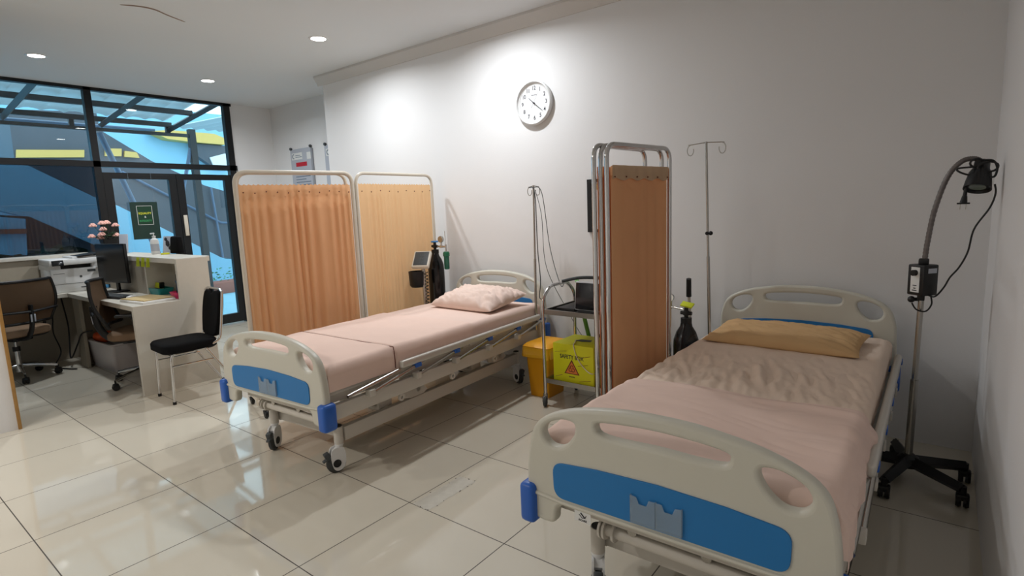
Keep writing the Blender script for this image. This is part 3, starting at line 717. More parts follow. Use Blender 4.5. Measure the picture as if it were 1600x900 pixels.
rg = MB(); rg.cyl((.03, 0, 1.10), (.17, -.03, 1.10), .008, 10); rg.cyl((.10, -.015, 1.09), (.10, -.015, 1.14), .008, 10); rg.box((.10, -.015, 1.10), (.03, .025, .025), bev=.004); rg.cyl((.17, -.03, 1.05), (.17, -.03, 1.12), .009, 10); rg.cyl((.165, -.03, 1.12), (.165, -.03, 1.24), .0025, 8)
obj('regulator', rg, 'chrome', o1)
obj('pressure_gauge', MB().lathe([(0, -.012), (.028, -.012), (.031, 0), (.028, .010), (0, .011)], (.10, -.02, 1.165), 24, RX(PI/2)), 'steel', o1)
obj('humidifier_cap', MB().lathe([(0, .025), (.022, .022), (.03, .01), (.03, -.018), (0, -.018)], (.17, -.03, 1.035), 20), 'greenp', o1)
obj('humidifier_cup', MB().lathe([(.024, .0), (.024, -.11), (.018, -.118), (0, -.118)], (.17, -.03, 1.017), 20), 'greenc', o1)
o2 = oxy('short black oxygen cylinder behind the chrome folding screen', 2.555, 2.30, .67, .08, False)
rg = MB(); rg.cyl((0, 0, .74), (-.11, .0, .755), .008, 10); rg.cyl((-.10, 0, .74), (-.10, 0, .80), .008, 10); rg.lathe([(0, -.01), (.024, -.01), (.026, 0), (.024, .01), (0, .01)], (-.10, -.012, .815), 20, RX(PI/2)); obj('regulator', rg, 'chrome', o2)
obj('yellow_tag', MB().box((.01, -.01, .775), (.075, .05, .012), rot=RY(.15) @ RX(.4), bev=.003), 'lime', o2)
tr = thing('cylinder_trolley', 'white cylinder trolley handle with black grip behind the short black cylinder', 'trolley', (2.50, 2.46, 0))
obj('handle_tube', MB().tube([(0, .06, .03), (0, .06, .6), (.012, .0, .80)], .011, 10), 'white', tr); obj('grip', MB().tube([(.012, .0, .80), (.022, -.03, .92)], [.017, .016], 12), 'bplast', tr)
trb = MB(); trb.b2((-.14, .03, .02), (.14, .09, .035)); trb.lathe([(0, -.01), (.035, -.01), (.035, .01), (0, .01)], (-.12, .1, .035), 18, RY(PI/2)); trb.lathe([(0, -.01), (.035, -.01), (.035, .01), (0, .01)], (.12, .1, .035), 18, RY(PI/2)); obj('wheel_base', trb, 'bplast', tr)

# ================================================================== BLOOD PRESSURE MONITOR STAND
bp = thing('blood_pressure_monitor', 'blood pressure monitor on a stand with tilted display between curtain and farther bed', 'medical monitor', (.225, 2.25, 0), 0)
obj('stand_pole', MB().cyl((0, 0, .04), (0, 0, .92), .016, 14), 'steel', bp)
bs = MB()
for k in range(5):
    a = 2*PI*k/5+.3; bs.tube([(0, 0, .07), (math.cos(a)*.085, math.sin(a)*.085, .055)], [.016, .011], 8); bs.ball((math.cos(a)*.085, math.sin(a)*.085, .025), .024)
obj('star_base', bs, 'bplast', bp)
dp = obj('display', MB().box((.0, -.01, 1.0), (.155, .04, .175), rot=RZ(.5) @ RX(-.75), bev=.012, seg=3), 'creamtube', bp)
Rm = RZ(.5) @ RX(-.75); nrm = Rm @ V((0, -1, 0)); dc = V((0, -.01, 1.0))+nrm*.0206
obj('lcd', MB().box(dc, (.125, .003, .145), rot=Rm, bev=.001), 'dgrey', dp)
lt = MB()
for i, tx in enumerate(('128', '84', '72')): add_text(lt, tx, .034, Matrix.Translation(dc+nrm*.0016+Rm @ V((.004, 0, .036-.037*i))) @ Rm.to_4x4() @ Matrix.Rotation(PI/2, 4, 'X'), .0004)
obj('readout', lt, 'lcd', dp, 0)
bk = MB(); bk.lathe([(0, .76), (.055, .76), (.07, .78), (.075, .90), (.068, .90), (.062, .78), (0, .775)], (-.06, -.02, 0), 20); obj('cuff_basket', bk, 'bplast', bp)
co = MB(); pts = [(.065+.014*math.cos(t*.9), -.03+.014*math.sin(t*.9), .90-.0042*t) for t in range(0, 110)]; co.tube(pts, .0038, 5); obj('coiled_hose', co, 'bplast', bp)

# ================================================================== STEEL TROLLEY
tx0, tx1, ty0, ty1 = 1.61, 2.24, 2.075, 2.50
t = thing('steel_trolley', 'two shelf stainless steel trolley between the farther bed and the chrome screen', 'trolley', (tx0, ty0, 0)); W_, D_ = tx1-tx0, ty1-ty0
for x in (0, W_):
    fr = MB().tube(fillet([(x, 0, .08), (x, 0, .78), (x, .10, .86), (x, D_-.10, .86), (x, D_, .78), (x, D_, .08)], .10, 6), .0125, 12); obj('post_frame', fr, 'chrome', t)
for z in (.20, .70):
    s_ = MB(); s_.b2((.0, .0, z-.03), (W_, .012, z+.004)); s_.b2((.0, D_-.012, z-.03), (W_, D_, z+.004)); s_.b2((.0, .0, z-.03), (.012, D_, z+.004)); s_.b2((W_-.012, 0, z-.03), (W_, D_, z+.004)); s_.b2((.005, .005, z-.028), (W_-.005, D_-.005, z-.018)); obj('shelf', s_, 'steel', t, 0)
for x in (0, W_):
    for y in (0, D_):
        c = MB(); c.cyl((x, y, .055), (x, y, .09), .016, 12); c.box((x, y-.008, .05), (.03, .04, .05), bev=.008); cc = obj('caster', c, 'steel', t)
        obj('wheel', MB().lathe([(0, -.011), (.032, -.011), (.036, -.005), (.036, .005), (.032, .011), (0, .011)], (x+.012, y-.022, .036), 22, RZ(.4) @ RY(PI/2)), 'rubber', cc)
tb_ = thing('tablet_monitor', 'dark screen monitor standing on the top shelf of the steel trolley', 'monitor', (1.93, 2.19, .685))
obj('casing', MB().box((0, 0, .115), (.24, .03, .20), rot=RZ(-.06) @ RX(-.10), bev=.008), 'silver', tb_); obj('screen', MB().box((0, -.0155, .115), (.225, .006, .185), rot=RZ(-.06) @ RX(-.10), bev=.003), 'screen', tb_)
obj('foot', MB().box((0, .03, .008), (.18, .12, .014), bev=.004), 'bplast', tb_)
tag(obj('instrument_tray', MB().b2((1.64, 2.20, .684), (1.79, 2.46, .70), bev=.004), 'bplast'), 'flat black tray on the top trolley shelf left of the dark monitor', 'tray')
pm = MB().lathe([(0, 0), (.016, 0), (.017, .045), (.010, .055), (.010, .07), (0, .07)], n=18); pmo = obj('medicine_bottle', pm, 'ybin'); pmo.location = (2.055, 2.125, .683); tag(pmo, 'small orange medicine bottle at the right end of the top trolley shelf', 'bottle')
obj('cap', MB().lathe([(0, .06), (.012, .06), (.012, .085), (0, .085)], n=18), 'red', pmo)
cg = MB(); cc_ = V((1.76, 2.44, .80))
for k in range(6):
    a = k*PI/3; pts = [cc_, cc_+V((math.cos(a)*.05, 0, math.sin(a)*.05)), cc_+V((math.cos(a+.4)*.09, .01, math.sin(a+.4)*.055-.02))]; cg.tube(catmull(pts, 5), .005, 6)
cg.tube(catmull([(1.63, 2.3, .875), (1.75, 2.36, .90), (1.9, 2.42, .895), (2.02, 2.45, .87)], 6), [.012]*18+[.008], 8, flat=.5)
cg.tube(catmull([(1.76, 2.44, .80), (1.70, 2.44, .74), (1.74, 2.42, .695)], 6), .004, 6)
tag(obj('cable_bundle', cg, 'dgrey'), 'bundle of grey leads and clips draped over the back of the steel trolley', 'cable')
gh = MB().tube(catmull([(1.66, 2.46, .86), (1.655, 2.50, .80), (1.67, 2.53, .6), (1.70, 2.54, .45), (1.73, 2.55, .30)], 6), .016, 10)
tag(obj('green_hose', gh, 'hoseg'), 'green hose hanging at the back left corner of the steel trolley', 'hose')
# safety box
sbx = thing('sharps_box', 'yellow cardboard safety box with biohazard triangle on the lower trolley shelf', 'box', (1.835, 2.245, .182), -.02)
obj('carton', MB().b2((-.165, -.145, 0), (.165, .145, .285), bev=.003), 'ybox', sbx)
sl = MB(); sl.prism([(-.055, -.03), (-.03, .02), (.05, .03), (.065, -.01), (.01, -.035)], lambda x, y: V((x, y, .2855)), lambda x, y: V((x, y, .2875))); obj('opening', sl, 'bplast', sbx, 0)
tx = MB(); add_text(tx, 'SAFETY BOX', .040, Tm((-.01, -.1462, .195), PI/2), .0004, sx=.85)
add_text(tx, 'DANGER', .012, Tm((-.01, -.1462, .055), PI/2), .0003); obj('lettering', tx, 'ink', sbx, 0)
tri = lambda k, y, th: MB().prism([(-.062*k-.01, .075+.028*(1-k)), (.062*k-.01, .075+.028*(1-k)), (-.01, .075+.028*(1-k)+.105*k)], lambda a, b: V((a, y, b)), lambda a, b: V((a, y-th, b)))
obj('triangle_border', tri(1, -.1455, .0006), 'brown', sbx, 0); obj('triangle_field', tri(.80, -.1461, .0006), 'trinc', sbx, 0)
bz = MB()
for k in range(3):
    a = PI/2+k*2*PI/3; c = V((-.01+.013*math.cos(a), -.1469, .112+.013*math.sin(a))); bz.tube([c+V((math.cos(a+q)*.012, 0, math.sin(a+q)*.012)) for q in [(-2.4+4.8*i/12) for i in range(13)]], .0028, 5)
bz.ball((-.01, -.1469, .112), .004, sub=1); obj('biohazard_symbol', bz, 'brown', sbx, 0)
for i in range(1):
    st_ = MB().tube(catmull([(-.05, -.02, .29), (-.01, -.10, .292), (.01, -.148, .28), (.04, -.152, .20), (.09, -.152, .14), (.15, -.152, .105), (.172, -.10, .12), (.172, .0, .20)], 6), .0035, 6); obj('white_cord', st_, 'creamtube', sbx)
for (x0, z0, x1, z1) in ((-.15, .04, -.09, .10), (.05, .03, .14, .08), (.04, .14, .12, .19), (-.15, .22, -.05, .27), (.06, .20, .14, .26)): obj('hatch_line', MB().tube([(x0, -.1456, z0), (x1, -.1456, z0+(z1-z0)*.35)], .0014, 4), 'brown', sbx, 0)
for (y0, z0) in ((-.10, .05), (-.02, .10), (.05, .04), (-.08, .2), (.03, .22)): obj('hatch_line', MB().tube([(.1656, y0, z0), (.1656, y0+.06, z0+.02)], .0014, 4), 'brown', sbx, 0)
rsb = thing('resuscitation_bag', 'green and black resuscitation bag on the lower trolley shelf behind the yellow box', 'resuscitator', (2.03, 2.435, .182))
obj('bag', MB().lathe([(0, -.10), (.02, -.10), (.045, -.05), (.052, 0), (.045, .05), (.02, .10), (0, .10)], (0, 0, .30), 20, RY(PI/2)), 'hoseg', rsb)
k_ = MB(); 
for x in (-.075, .045): k_.lathe([(.045, -.008), (.056, -.008), (.056, .008), (.045, .008), (.045, -.008)], (x, 0, .30), 20, RY(PI/2))
k_.tube([(-.09, -.0, .30), (-.17, -.02, .285)], .014, 8); k_.b2((-.05, -.03, 0), (.05, .03, .25)); obj('straps', k_, 'bplast', rsb)
# yellow bin
bn = thing('medical_waste_bin', 'yellow waste bin with yellow liner between the farther bed and the trolley', 'bin', (1.465, 2.31, 0))
def sq(hx, hy, r, n=6):
    out = []
    for (cx, cy, a0) in ((hx-r, hy-r, 0), (-hx+r, hy-r, PI/2), (-hx+r, -hy+r, PI), (hx-r, -hy+r, 1.5*PI)):
        for k in range(n+1): a = a0+PI/2*k/n; out.append((cx+r*math.cos(a), cy+r*math.sin(a)))
    return out
def loft(mb, secs):
    rings = [[mb.bm.verts.new((x, y, z)) for x, y in s] for s, z in secs]
    for a, b in zip(rings, rings[1:]):
        for k in range(len(a)): mb.bm.faces.new((a[k], a[(k+1) % len(a)], b[(k+1) % len(a)], b[k]))
    mb.bm.faces.new(list(reversed(rings[0]))); mb.bm.faces.new(rings[-1]); return mb
obj('bin_body', loft(MB(), [(sq(.085, .11, .02), 0), (sq(.105, .135, .025), .36), (sq(.11, .14, .025), .36), (sq(.112, .142, .025), .375)]), 'ybin', bn)
obj('lid', loft(MB(), [(sq(.12, .15, .03), .372), (sq(.122, .152, .03), .39), (sq(.10, .13, .03), .41), (sq(.06, .08, .02), .415)]), 'ybin', bn)
ln = MB().grid(lambda u, v: V(((sq(.125, .155, .03, 20)+[sq(.125, .155, .03, 20)[0]])[int(round(u*84))][0]*(1.0+.05*(1-v)*math.sin(u*60)), (sq(.125, .155, .03, 20)+[sq(.125, .155, .03, 20)[0]])[int(round(u*84))][1]*(1.0+.04*(1-v)*math.sin(u*47)), .385-.07*(1-v)+.01*math.sin(u*50)*(1-v))), 84, 6)
obj('liner', ln, 'ybag', bn, 80)

# ================================================================== CLOCK, FRAME, POSTERS
ck = thing('wall_clock', 'round white wall clock with black numerals and hands near ten and four', 'clock', (1.165, WY1, 2.24))
CR = .172; ax = RX(PI/2)
obj('rim', MB().lathe([(CR-.03, .0), (CR-.004, 0), (CR, .010), (CR, .032), (CR-.004, .038), (CR-.010, .040), (CR-.015, .034), (CR-.016, .026), (CR-.03, .018)], n=72, axis=ax), 'wplast', ck)
obj('dial', MB().lathe([(0, .016), (CR-.02, .016), (CR-.02, .010), (0, .010)], n=64, axis=ax), 'clockf', ck)
nm = MB()
for h_ in range(1, 13):
    a = PI/2-h_*PI/6; add_text(nm, str(h_), .044, Tm((math.cos(a)*.115, -.0165, math.sin(a)*.115), PI/2), .0005, sx=.85)
obj('numerals', nm, 'ink', ck, 0)
lg = MB(); add_text(lg, 'QUARTZ', .013, Tm((0, -.0165, .062), PI/2), .0004); obj('dial_print', lg, 'ink', ck, 0)
def hand(hr, L, w_, y, tail):
    d = V((math.sin(hr), 0, math.cos(hr))); s_ = V((math.cos(hr), 0, -math.sin(hr))); m_ = MB()
    a, b = d*L, -d*tail
    vs = [b+s_*w_, b-s_*w_, a-s_*w_*.5, a+s_*w_*.5]; y0 = V((0, -y, 0)); y1 = V((0, -y-.0012, 0))
    A = [m_.bm.verts.new(v+y0) for v in vs]; B = [m_.bm.verts.new(v+y1) for v in vs]; m_.bm.faces.new(A); m_.bm.faces.new(list(reversed(B)))
    for i in range(4): m_.bm.faces.new((A[i], A[(i+1) % 4], B[(i+1) % 4], B[i]))
    return m_
obj('hour_hand', hand(math.radians(311), .068, .0032, .021, .015), 'ink', ck, 0); obj('minute_hand', hand(math.radians(129), .105, .0026, .024, .02), 'ink', ck, 0)
obj('second_hand', hand(math.radians(32), .10, .0008, .027, .045), 'ink', ck, 0); obj('hand_cap', MB().lathe([(0, .03), (.006, .029), (.006, .016), (0, .016)], n=14, axis=ax), 'ink', ck)

pf_ = thing('picture_frame', 'black framed certificate on the wall behind the chrome folding screen', 'picture frame', (1.80, WY1, 1.41))
fr = MB(); fr.b2((-.165, -.022, -.20), (.165, 0, -.178)); fr.b2((-.165, -.022, .178), (.165, 0, .20)); fr.b2((-.165, -.022, -.178), (-.13, 0, .178)); fr.b2((.13, -.022, -.178), (.165, 0, .178)); obj('frame', fr, 'black', pf_, 0)
obj('certificate', MB().b2((-.135, -.012, -.18), (.135, -.006, .18)), 'paper', pf_, 0); obj('gold_corner', MB().b2((-.125, -.0135, .12), (-.06, -.0125, .165)), 'papery', pf_, 0)

def poster(name, label, x0, x1, z0, z1, y, full=True):
    w_, h_ = x1-x0, z1-z0; p = thing(name, label, 'poster', (x0, y, z0))
    obj('sheet', MB().b2((0, -.010, 0), (w_, -.006, h_)), 'greysh', p, 0)
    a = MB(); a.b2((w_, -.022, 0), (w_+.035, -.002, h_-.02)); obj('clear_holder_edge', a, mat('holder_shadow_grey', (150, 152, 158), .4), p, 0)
    pi_ = MB()
    for x in (.03, w_+.0): pi_.lathe([(0, .03), (.018, .03), (.02, .012), (.012, .0), (0, 0)], (x, 0, h_+.01), 16, RX(PI/2))
    obj('standoff_pin', pi_, 'dgrey', p)
    lg = MB(); lg.b2((.03, -.0115, h_-.14), (.03+w_*.5, -.0102, h_-.05)); lg.b2((w_*.78, -.0115, h_-.15), (w_-.01, -.0102, h_-.06)); obj('logo_patch', lg, 'paper', p, 0)
    ik = MB(); ik.tube([V((.075, -.012, h_-.095))+V((math.cos(q)*.022, 0, math.sin(q)*.028)) for q in [1+i*.42 for i in range(11)]], .006, 5)
    ik.b2((.12, -.0122, h_-.09), (.24, -.0116, h_-.082)); ik.b2((.12, -.0122, h_-.112), (.27, -.0116, h_-.104))
    for i in range(12):
        zz = h_-.30-.037*i
        if zz > .02: ik.b2((.09, -.0115, zz), (.09+(w_-.15)*(1 if i % 3 else .7), -.0105, zz+.009))
    obj('print_lines', ik, 'bpipe', p, 0)
    if full:
        rb = obj('red_title_bar', MB().b2((.12, -.0118, h_-.235), (w_-.12, -.0105, h_-.18)), 'red', p, 0)
    else: obj('red_mark', MB().b2((w_-.05, -.0118, h_-.30), (w_-.02, -.0105, h_-.22)), 'red', p, 0)
    return p
poster('wall_poster', 'grey notice with red title bar on the recess wall above the curtain, the left one', -3.36, -2.86, 1.60, 2.32, 3.26)
p2 = poster('wall_poster', 'grey notice cut off by the wall corner, right of the red barred notice', -2.56, -2.12, 1.60, 2.31, 3.26, False)

# ================================================================== GOOSENECK LAMP
gl = thing('examination_lamp', 'gooseneck examination lamp on a black five leg base beside the nearest bed', 'lamp', (3.735, 2.15, 0))
lg = MB(); angs = [math.radians(a) for a in (-107, -37, 28, 104, 176)]
for a in angs:
    r = .265; e = V((math.cos(a)*r, math.sin(a)*r, .085)); d = V((math.cos(a), math.sin(a), 0)); 
    if e.x > .225: e = e*.96; e.z = .085
    lg.tube([(0, 0, .105), e], [.032, .025], 4); lg.cyl((e.x, e.y, .05), (e.x, e.y, .10), .014, 10)
lg.lathe([(0, .08), (.05, .08), (.055, .10), (.045, .125), (.025, .14), (0, .14)], n=20); bso = obj('star_base', lg, 'bplast', gl, 30)
for a in angs:
    r = .265; x, y = math.cos(a)*r*(.96 if math.cos(a)*r > .225 else 1), math.sin(a)*r*(.96 if math.cos(a)*r > .225 else 1); c = MB()
    for s in (-1, 1): c.lathe([(0, -.010), (.028, -.010), (.032, 0), (.028, .010), (0, .010)], (x+s*.014, y, .032), 18, RY(PI/2))
    c.box((x, y, .050), (.05, .045, .03), bev=.008); obj('caster', c, 'bplast', bso)
gx = [(0, 0, .12), (.0, 0, .93)]
obj('pole', MB().tube([(0, 0, .12), (0.005, 0, .52)], .017, 16).tube([(.005, 0, .52), (.01, 0, .95)], .0125, 16), 'steel', gl)
nk = catmull([(.012, 0, 1.09), (.02, 0, 1.20), (.038, 0, 1.34), (.075, 0, 1.48), (.12, 0, 1.545), (.165, 0, 1.555), (.195, 0, 1.535)], 14)
obj('gooseneck', MB().tube(nk, [.0105+.0014*(i % 2) for i in range(len(nk))], 14), mat('ribbed_grey_sleeve', (110, 104, 102), .35, metal=.4, var=.4, vscale=60), gl, 80)
cbx = obj('control_box', MB().box((.01, 0, 1.01), (.082, .085, .145), rot=RZ(.85), bev=.006).box((.01, 0, 1.095), (.04, .04, .03), bev=.006).box((.008, 0, .925), (.03, .03, .03), bev=.004), 'bplast', gl)
Rb = RZ(.85)
pn = V((.01, 0, 1.01))+Rb @ V((-.0425, -.0, 0)); obj('label_panel', MB().box(V((.01, 0, 1.012))+Rb @ V((-.042, 0, 0)), (.002, .045, .118), rot=Rb), 'paper', cbx, 0)
obj('dial_knob', MB().cyl(V((.01, 0, 1.045))+Rb @ V((-.043, 0, 0)), V((.01, 0, 1.045))+Rb @ V((-.058, 0, 0)), .014, 18), 'bplast', cbx)
obj('rating_label', MB().box(V((.01, 0, 1.055))+Rb @ V((.005, -.0435, 0)), (.045, .002, .022), rot=Rb), 'greysh', cbx, 0)
ib = MB()
for z, w_ in ((.985, .02), (.972, .012), (.962, .024)): ib.box(V((.01, 0, z))+Rb @ V((-.0433, 0, 0)), (.001, w_, .004), rot=Rb)
obj('panel_print', ib, 'ink', cbx, 0)
obj('clamp_knob', MB().ball((-.028, -.012, .915), .016).cyl((0, 0, .915), (-.03, -.012, .915), .009, 10), 'bplast', gl)
hd = V((.192, -.0, 1.535)); hdir = V((-.10, -.42, -.90)).normalized(); q = hdir.to_track_quat('Z', 'Y').to_matrix()
shade = obj('lamp_head', MB().lathe([(0, -.01), (.02, -.01), (.028, .0), (.030, .03), (.040, .05), (.046, .09), (.050, .125), (.046, .125), (.042, .115), (.0, .105)], hd, 30, q), 'bplast', gl)
obj('lens', MB().lathe([(0, .112), (.024, .112), (.030, .116), (.030, .108), (0, .104)], hd, 24, q), 'lens', shade)
cw = MB(); rnd = random.Random(3)
def loopc(c, rx, rz_, n=14, t0=0, tt=2*PI, dy=0): return [V(c)+V((math.cos(t0+tt*i/n)*rx, dy*math.sin(3*i/n), math.sin(t0+tt*i/n)*rz_)) for i in range(n+1)]
cw.tube(loopc((.172, -.035, 1.535), .022, .018), .0045, 7); cw.tube(loopc((.21, -.05, 1.515), .034, .022), .0045, 7)
cw.tube(catmull([(.20, -.05, 1.54), (.17, -.05, 1.52), (.11, -.05, 1.515), (.115, -.05, 1.50), (.15, -.05, 1.485), (.165, -.055, 1.50)], 6), .0042, 7)
cw.tube(catmull([(.19, -.045, 1.545), (.225, -.05, 1.54), (.24, -.055, 1.51), (.235, -.06, 1.475), (.22, -.06, 1.47)], 6), .0045, 7)
cw.tube(catmull([(.155, -.05, 1.49), (.15, -.05, 1.45), (.142, -.05, 1.43)], 6), .0042, 7)
cw.tube(catmull([(.235, -.09, 1.44), (.240, -.085, 1.40), (.225, -.08, 1.34), (.18, -.07, 1.25), (.165, -.06, 1.15), (.14, -.05, 1.08), (.11, -.04, 1.03), (.09, -.03, .98), (.06, -.02, .935), (.03, -.015, .94), (.01, -.01, .93)], 8), .0038, 7)
cw.tube(catmull([(.045, -.03, .94), (.05, -.03, .90), (.03, -.03, .865), (-.005, -.03, .87), (-.025, -.025, .90)], 8), .0036, 7)
obj('power_cord', cw, 'bplast', gl)
pg = MB(); pg.cyl((.142, -.05, 1.43), (.140, -.05, 1.395), .006, 10, .008); pg.cyl((.140, -.05, 1.395), (.137, -.05, 1.365), .009, 12, .014); pg.box((.137, -.05, 1.362), (.046, .02, .007), bev=.002); po = obj('plug', pg, 'bplast', gl)
obj('plug_pin', MB().b2((.125, -.053, 1.335), (.128, -.047, 1.36)).b2((.145, -.053, 1.335), (.148, -.047, 1.36)), 'steel', po, 0)

# ================================================================== RECEPTION DESK
dk = thing('reception_desk', 'white laminate L shaped reception desk with raised counter', 'desk', (-1.3, .5, 0))
X0 = -1.3; 
def wb_(lo, hi, bev=0): return MB().b2([lo[0]-X0, lo[1]-.5, lo[2]], [hi[0]-X0, hi[1]-.5, hi[2]], bev)
ep = MB().prism([(.0, 0), (.0, .75), (.36, .75), (.36, 1.10), (.615, 1.10), (.615, 0)], lambda y, z: V((0, y, z)), lambda y, z: V((-.035, y, z))); obj('end_panel', ep, 'lam', dk, 0)
obj('desktop', wb_((-3.08, .50, .712), (-1.335, 1.10, .752), .002), 'lam', dk, 0)
obj('counter_top', wb_((-3.10, .86, 1.10-.04), (-1.337, 1.15, 1.105), .003), 'lam', dk, 0)
obj('counter_panel', wb_((-3.78, 1.09, 0), (-1.335, 1.115, 1.06)), 'lam', dk, 0)
obj('divider', wb_((-2.05, .87, .752), (-2.03, 1.09, 1.06)), 'lam', dk, 0)
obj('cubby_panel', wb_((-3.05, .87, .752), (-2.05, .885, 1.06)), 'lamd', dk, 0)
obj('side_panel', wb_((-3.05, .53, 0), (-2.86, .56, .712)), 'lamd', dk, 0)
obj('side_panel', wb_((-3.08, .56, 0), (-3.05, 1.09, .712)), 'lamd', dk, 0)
obj('desktop', wb_((-3.55, -1.9, .712), (-3.05, .86, .752), .002), 'lam', dk, 0)
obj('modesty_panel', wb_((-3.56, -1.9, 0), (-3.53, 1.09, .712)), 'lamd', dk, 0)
obj('ledge', wb_((-3.78, -1.9, 1.085), (-3.50, .88, 1.115), .003), 'lam', dk, 0)
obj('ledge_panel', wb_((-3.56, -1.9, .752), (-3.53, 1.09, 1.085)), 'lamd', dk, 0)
tag(obj('under_desk_cable', MB().tube(catmull([(-3.3, .42, .70), (-3.26, .40, .5), (-3.22, .38, .35), (-3.24, .42, .15), (-3.2, .35, .02), (-3.0, .40, .01), (-2.9, .45, .01)], 6), .006, 6), 'bplast'), 'black cable hanging below the desk and trailing on the floor behind the left office chair', 'cable')
tag(obj('under_desk_cable', MB().tube(catmull([(-3.3, .50, .70), (-3.2, .5, .45), (-3.12, .48, .33), (-3.05, .45, .1), (-2.95, .50, .25), (-2.84, .52, .36), (-2.8, .6, .38)], 6), .007, 6), 'bplast'), 'thick black cable looping into the gap beside the desk side panel', 'cable')
# things on the desk
mn = thing('computer_monitor', 'black computer monitor on the reception desk', 'monitor', (-2.50, .86, .752), .45)
mn.location = (-2.58, .78, .752); mn.rotation_euler = (0, 0, .19)
obj('screen_panel', MB().box((0, 0, .285), (.50, .028, .38), bev=.006), 'bplast', mn); obj('screen_glass', MB().b2((-.24, -.0165, .11), (.24, -.014, .465)), 'screen', mn, 0)
obj('stand', MB().b2((-.02, .015, .01), (.02, .035, .30)).box((0, .02, .008), (.2, .14, .014), bev=.003), 'bplast', mn)
kb = thing('keyboard', 'black keyboard on the reception desk in front of the monitor', 'keyboard', (-2.16, .635, .752), .15); obj('case', MB().b2((-.22, -.07, 0), (.22, .07, .018), bev=.004), 'bplast', kb)
ky = MB()
for i in range(14):
    for j in range(5): ky.b2((-.21+i*.03, -.062+j*.025, .018), (-.21+i*.03+.025, -.062+j*.025+.02, .023))
obj('keys', ky, 'dgrey', kb, 0)
mo_ = tag(obj('computer_mouse', MB().ball((0, 0, .012), .03, (1, 1.6, .7)), 'wplast'), 'white computer mouse on the desk right of the keyboard', 'mouse'); mo_.location = (-1.86, .68, .752)
pp = thing('paper_stack', 'stack of papers with a tan folder on the front corner of the desk', 'papers', (-1.56, .70, .752), .10)
obj('white_sheets', MB().b2((-.20, -.13, 0), (.20, .13, .018), bev=.002), 'paper', pp, 0); obj('tan_folder', MB().box((-.02, .01, .023), (.36, .25, .008), rot=RZ(.06), bev=.002), 'papery', pp, 0)
tbk = thing('desk_tray', 'teal plastic tray of stationery on the desk', 'tray', (-1.96, .945, .752), .02)
obj('tray', loft(MB(), [(sq(.12, .055, .015), 0), (sq(.145, .07, .02), .06), (sq(.138, .063, .018), .06), (sq(.12, .055, .015), .015)]), 'teal', tbk)
tag(obj('note_pad', MB().box((-1.98, .945, .83), (.09, .03, .05), rot=RX(-.3), bev=.002), 'lime'), 'lime note pad standing in the teal tray', 'note pad')
tag(obj('stapler', MB().box((-1.92, .95, .835), (.025, .04, .055), rot=RY(.3), bev=.006), 'bplast'), 'black stapler standing in the teal tray beside the note pad', 'stapler')
pkb = thing('desk_basket', 'pink plastic basket of pens on the desk by the end panel', 'basket', (-1.47, .93, .752))
obj('basket', loft(MB(), [(sq(.055, .055, .015), 0), (sq(.07, .07, .02), .055), (sq(.064, .064, .02), .055), (sq(.05, .05, .015), .012)]), 'pink', pkb)
for i in range(7):
    a = i*.9; p = (-1.47+.03*math.cos(a), .93+.03*math.sin(a)); h_ = .14+.012*(i*5 % 7)
    tag(obj('pen', MB().tube([(p[0], p[1], .77), (p[0]+.03*math.cos(a*1.7), p[1]+.03*math.sin(a*1.7), .752+h_)], .006, 8), 'bplast' if i % 3 else 'bpipe'), 'dark pen standing in the pink basket' if i % 3 else 'blue grey pen standing in the pink basket', 'pen', 'dark pens in the pink basket' if i % 3 else 'blue grey pens in the pink basket')
for i, (nx_, lb) in enumerate(((-2.13, 'left'), (-2.01, 'middle'), (-1.89, 'right'))):
    def nf(u, v): return V((nx_-.032+.064*u+.004*v, .852-.012*(1-v)*math.sin(u*2+1), 1.015+.083*v))
    nn = MB().grid(nf, 6, 6); bmesh.ops.solidify(nn.bm, geom=nn.bm.faces[:], thickness=.0015)
    tag(obj('sticky_note', nn, 'lime'), 'yellow green sticky note hanging from the counter edge, '+lb+' of three', 'note', 'sticky notes on the counter edge')
# printer
pr_ = thing('laser_printer', 'white multifunction laser printer on the desk by the window ledge', 'printer', (-3.12, .62, .752))
obj('body', MB().b2((-.38, -.21, .0), (0, .21, .235), bev=.012), 'wplast', pr_)
obj('scanner_lid', MB().b2((-.38, -.215, .275), (.03, .18, .335), bev=.01).b2((-.38, -.215, .23), (-.02, -.12, .28)).b2((-.38, .14, .23), (-.02, .2, .28)), 'wplast', pr_)
obj('output_slot', MB().b2((-.30, -.12, .232), (-.06, .14, .277)), 'bplast', pr_, 0)
obj('feeder', MB().b2((-.35, -.02, .335), (.0, .19, .352), bev=.006), 'wplast', pr_)
obj('feeder_slot', MB().box((-.10, .12, .362), (.26, .2, .01), rot=RX(.12), bev=.002), 'bplast', pr_)
obj('touch_panel', MB().box((.033, -.15, .30), (.014, .095, .055), rot=RY(-.3), bev=.004), 'screen', pr_)
gr = MB(); gr.b2((-.002, -.2, .085), (.0015, .2, .088)); gr.b2((-.002, .02, .035), (.002, .13, .045)); gr.b2((-.002, .09, .19), (.0015, .16, .215)); gr.lathe([(0, 0), (.012, 0), (.012, .002), (0, .002)], (.0, .03, .15), 14, RY(PI/2)); gr.b2((-.002, -.19, .19), (.0015, -.1, .194)); obj('front_details', gr, 'dgrey', pr_, 0)
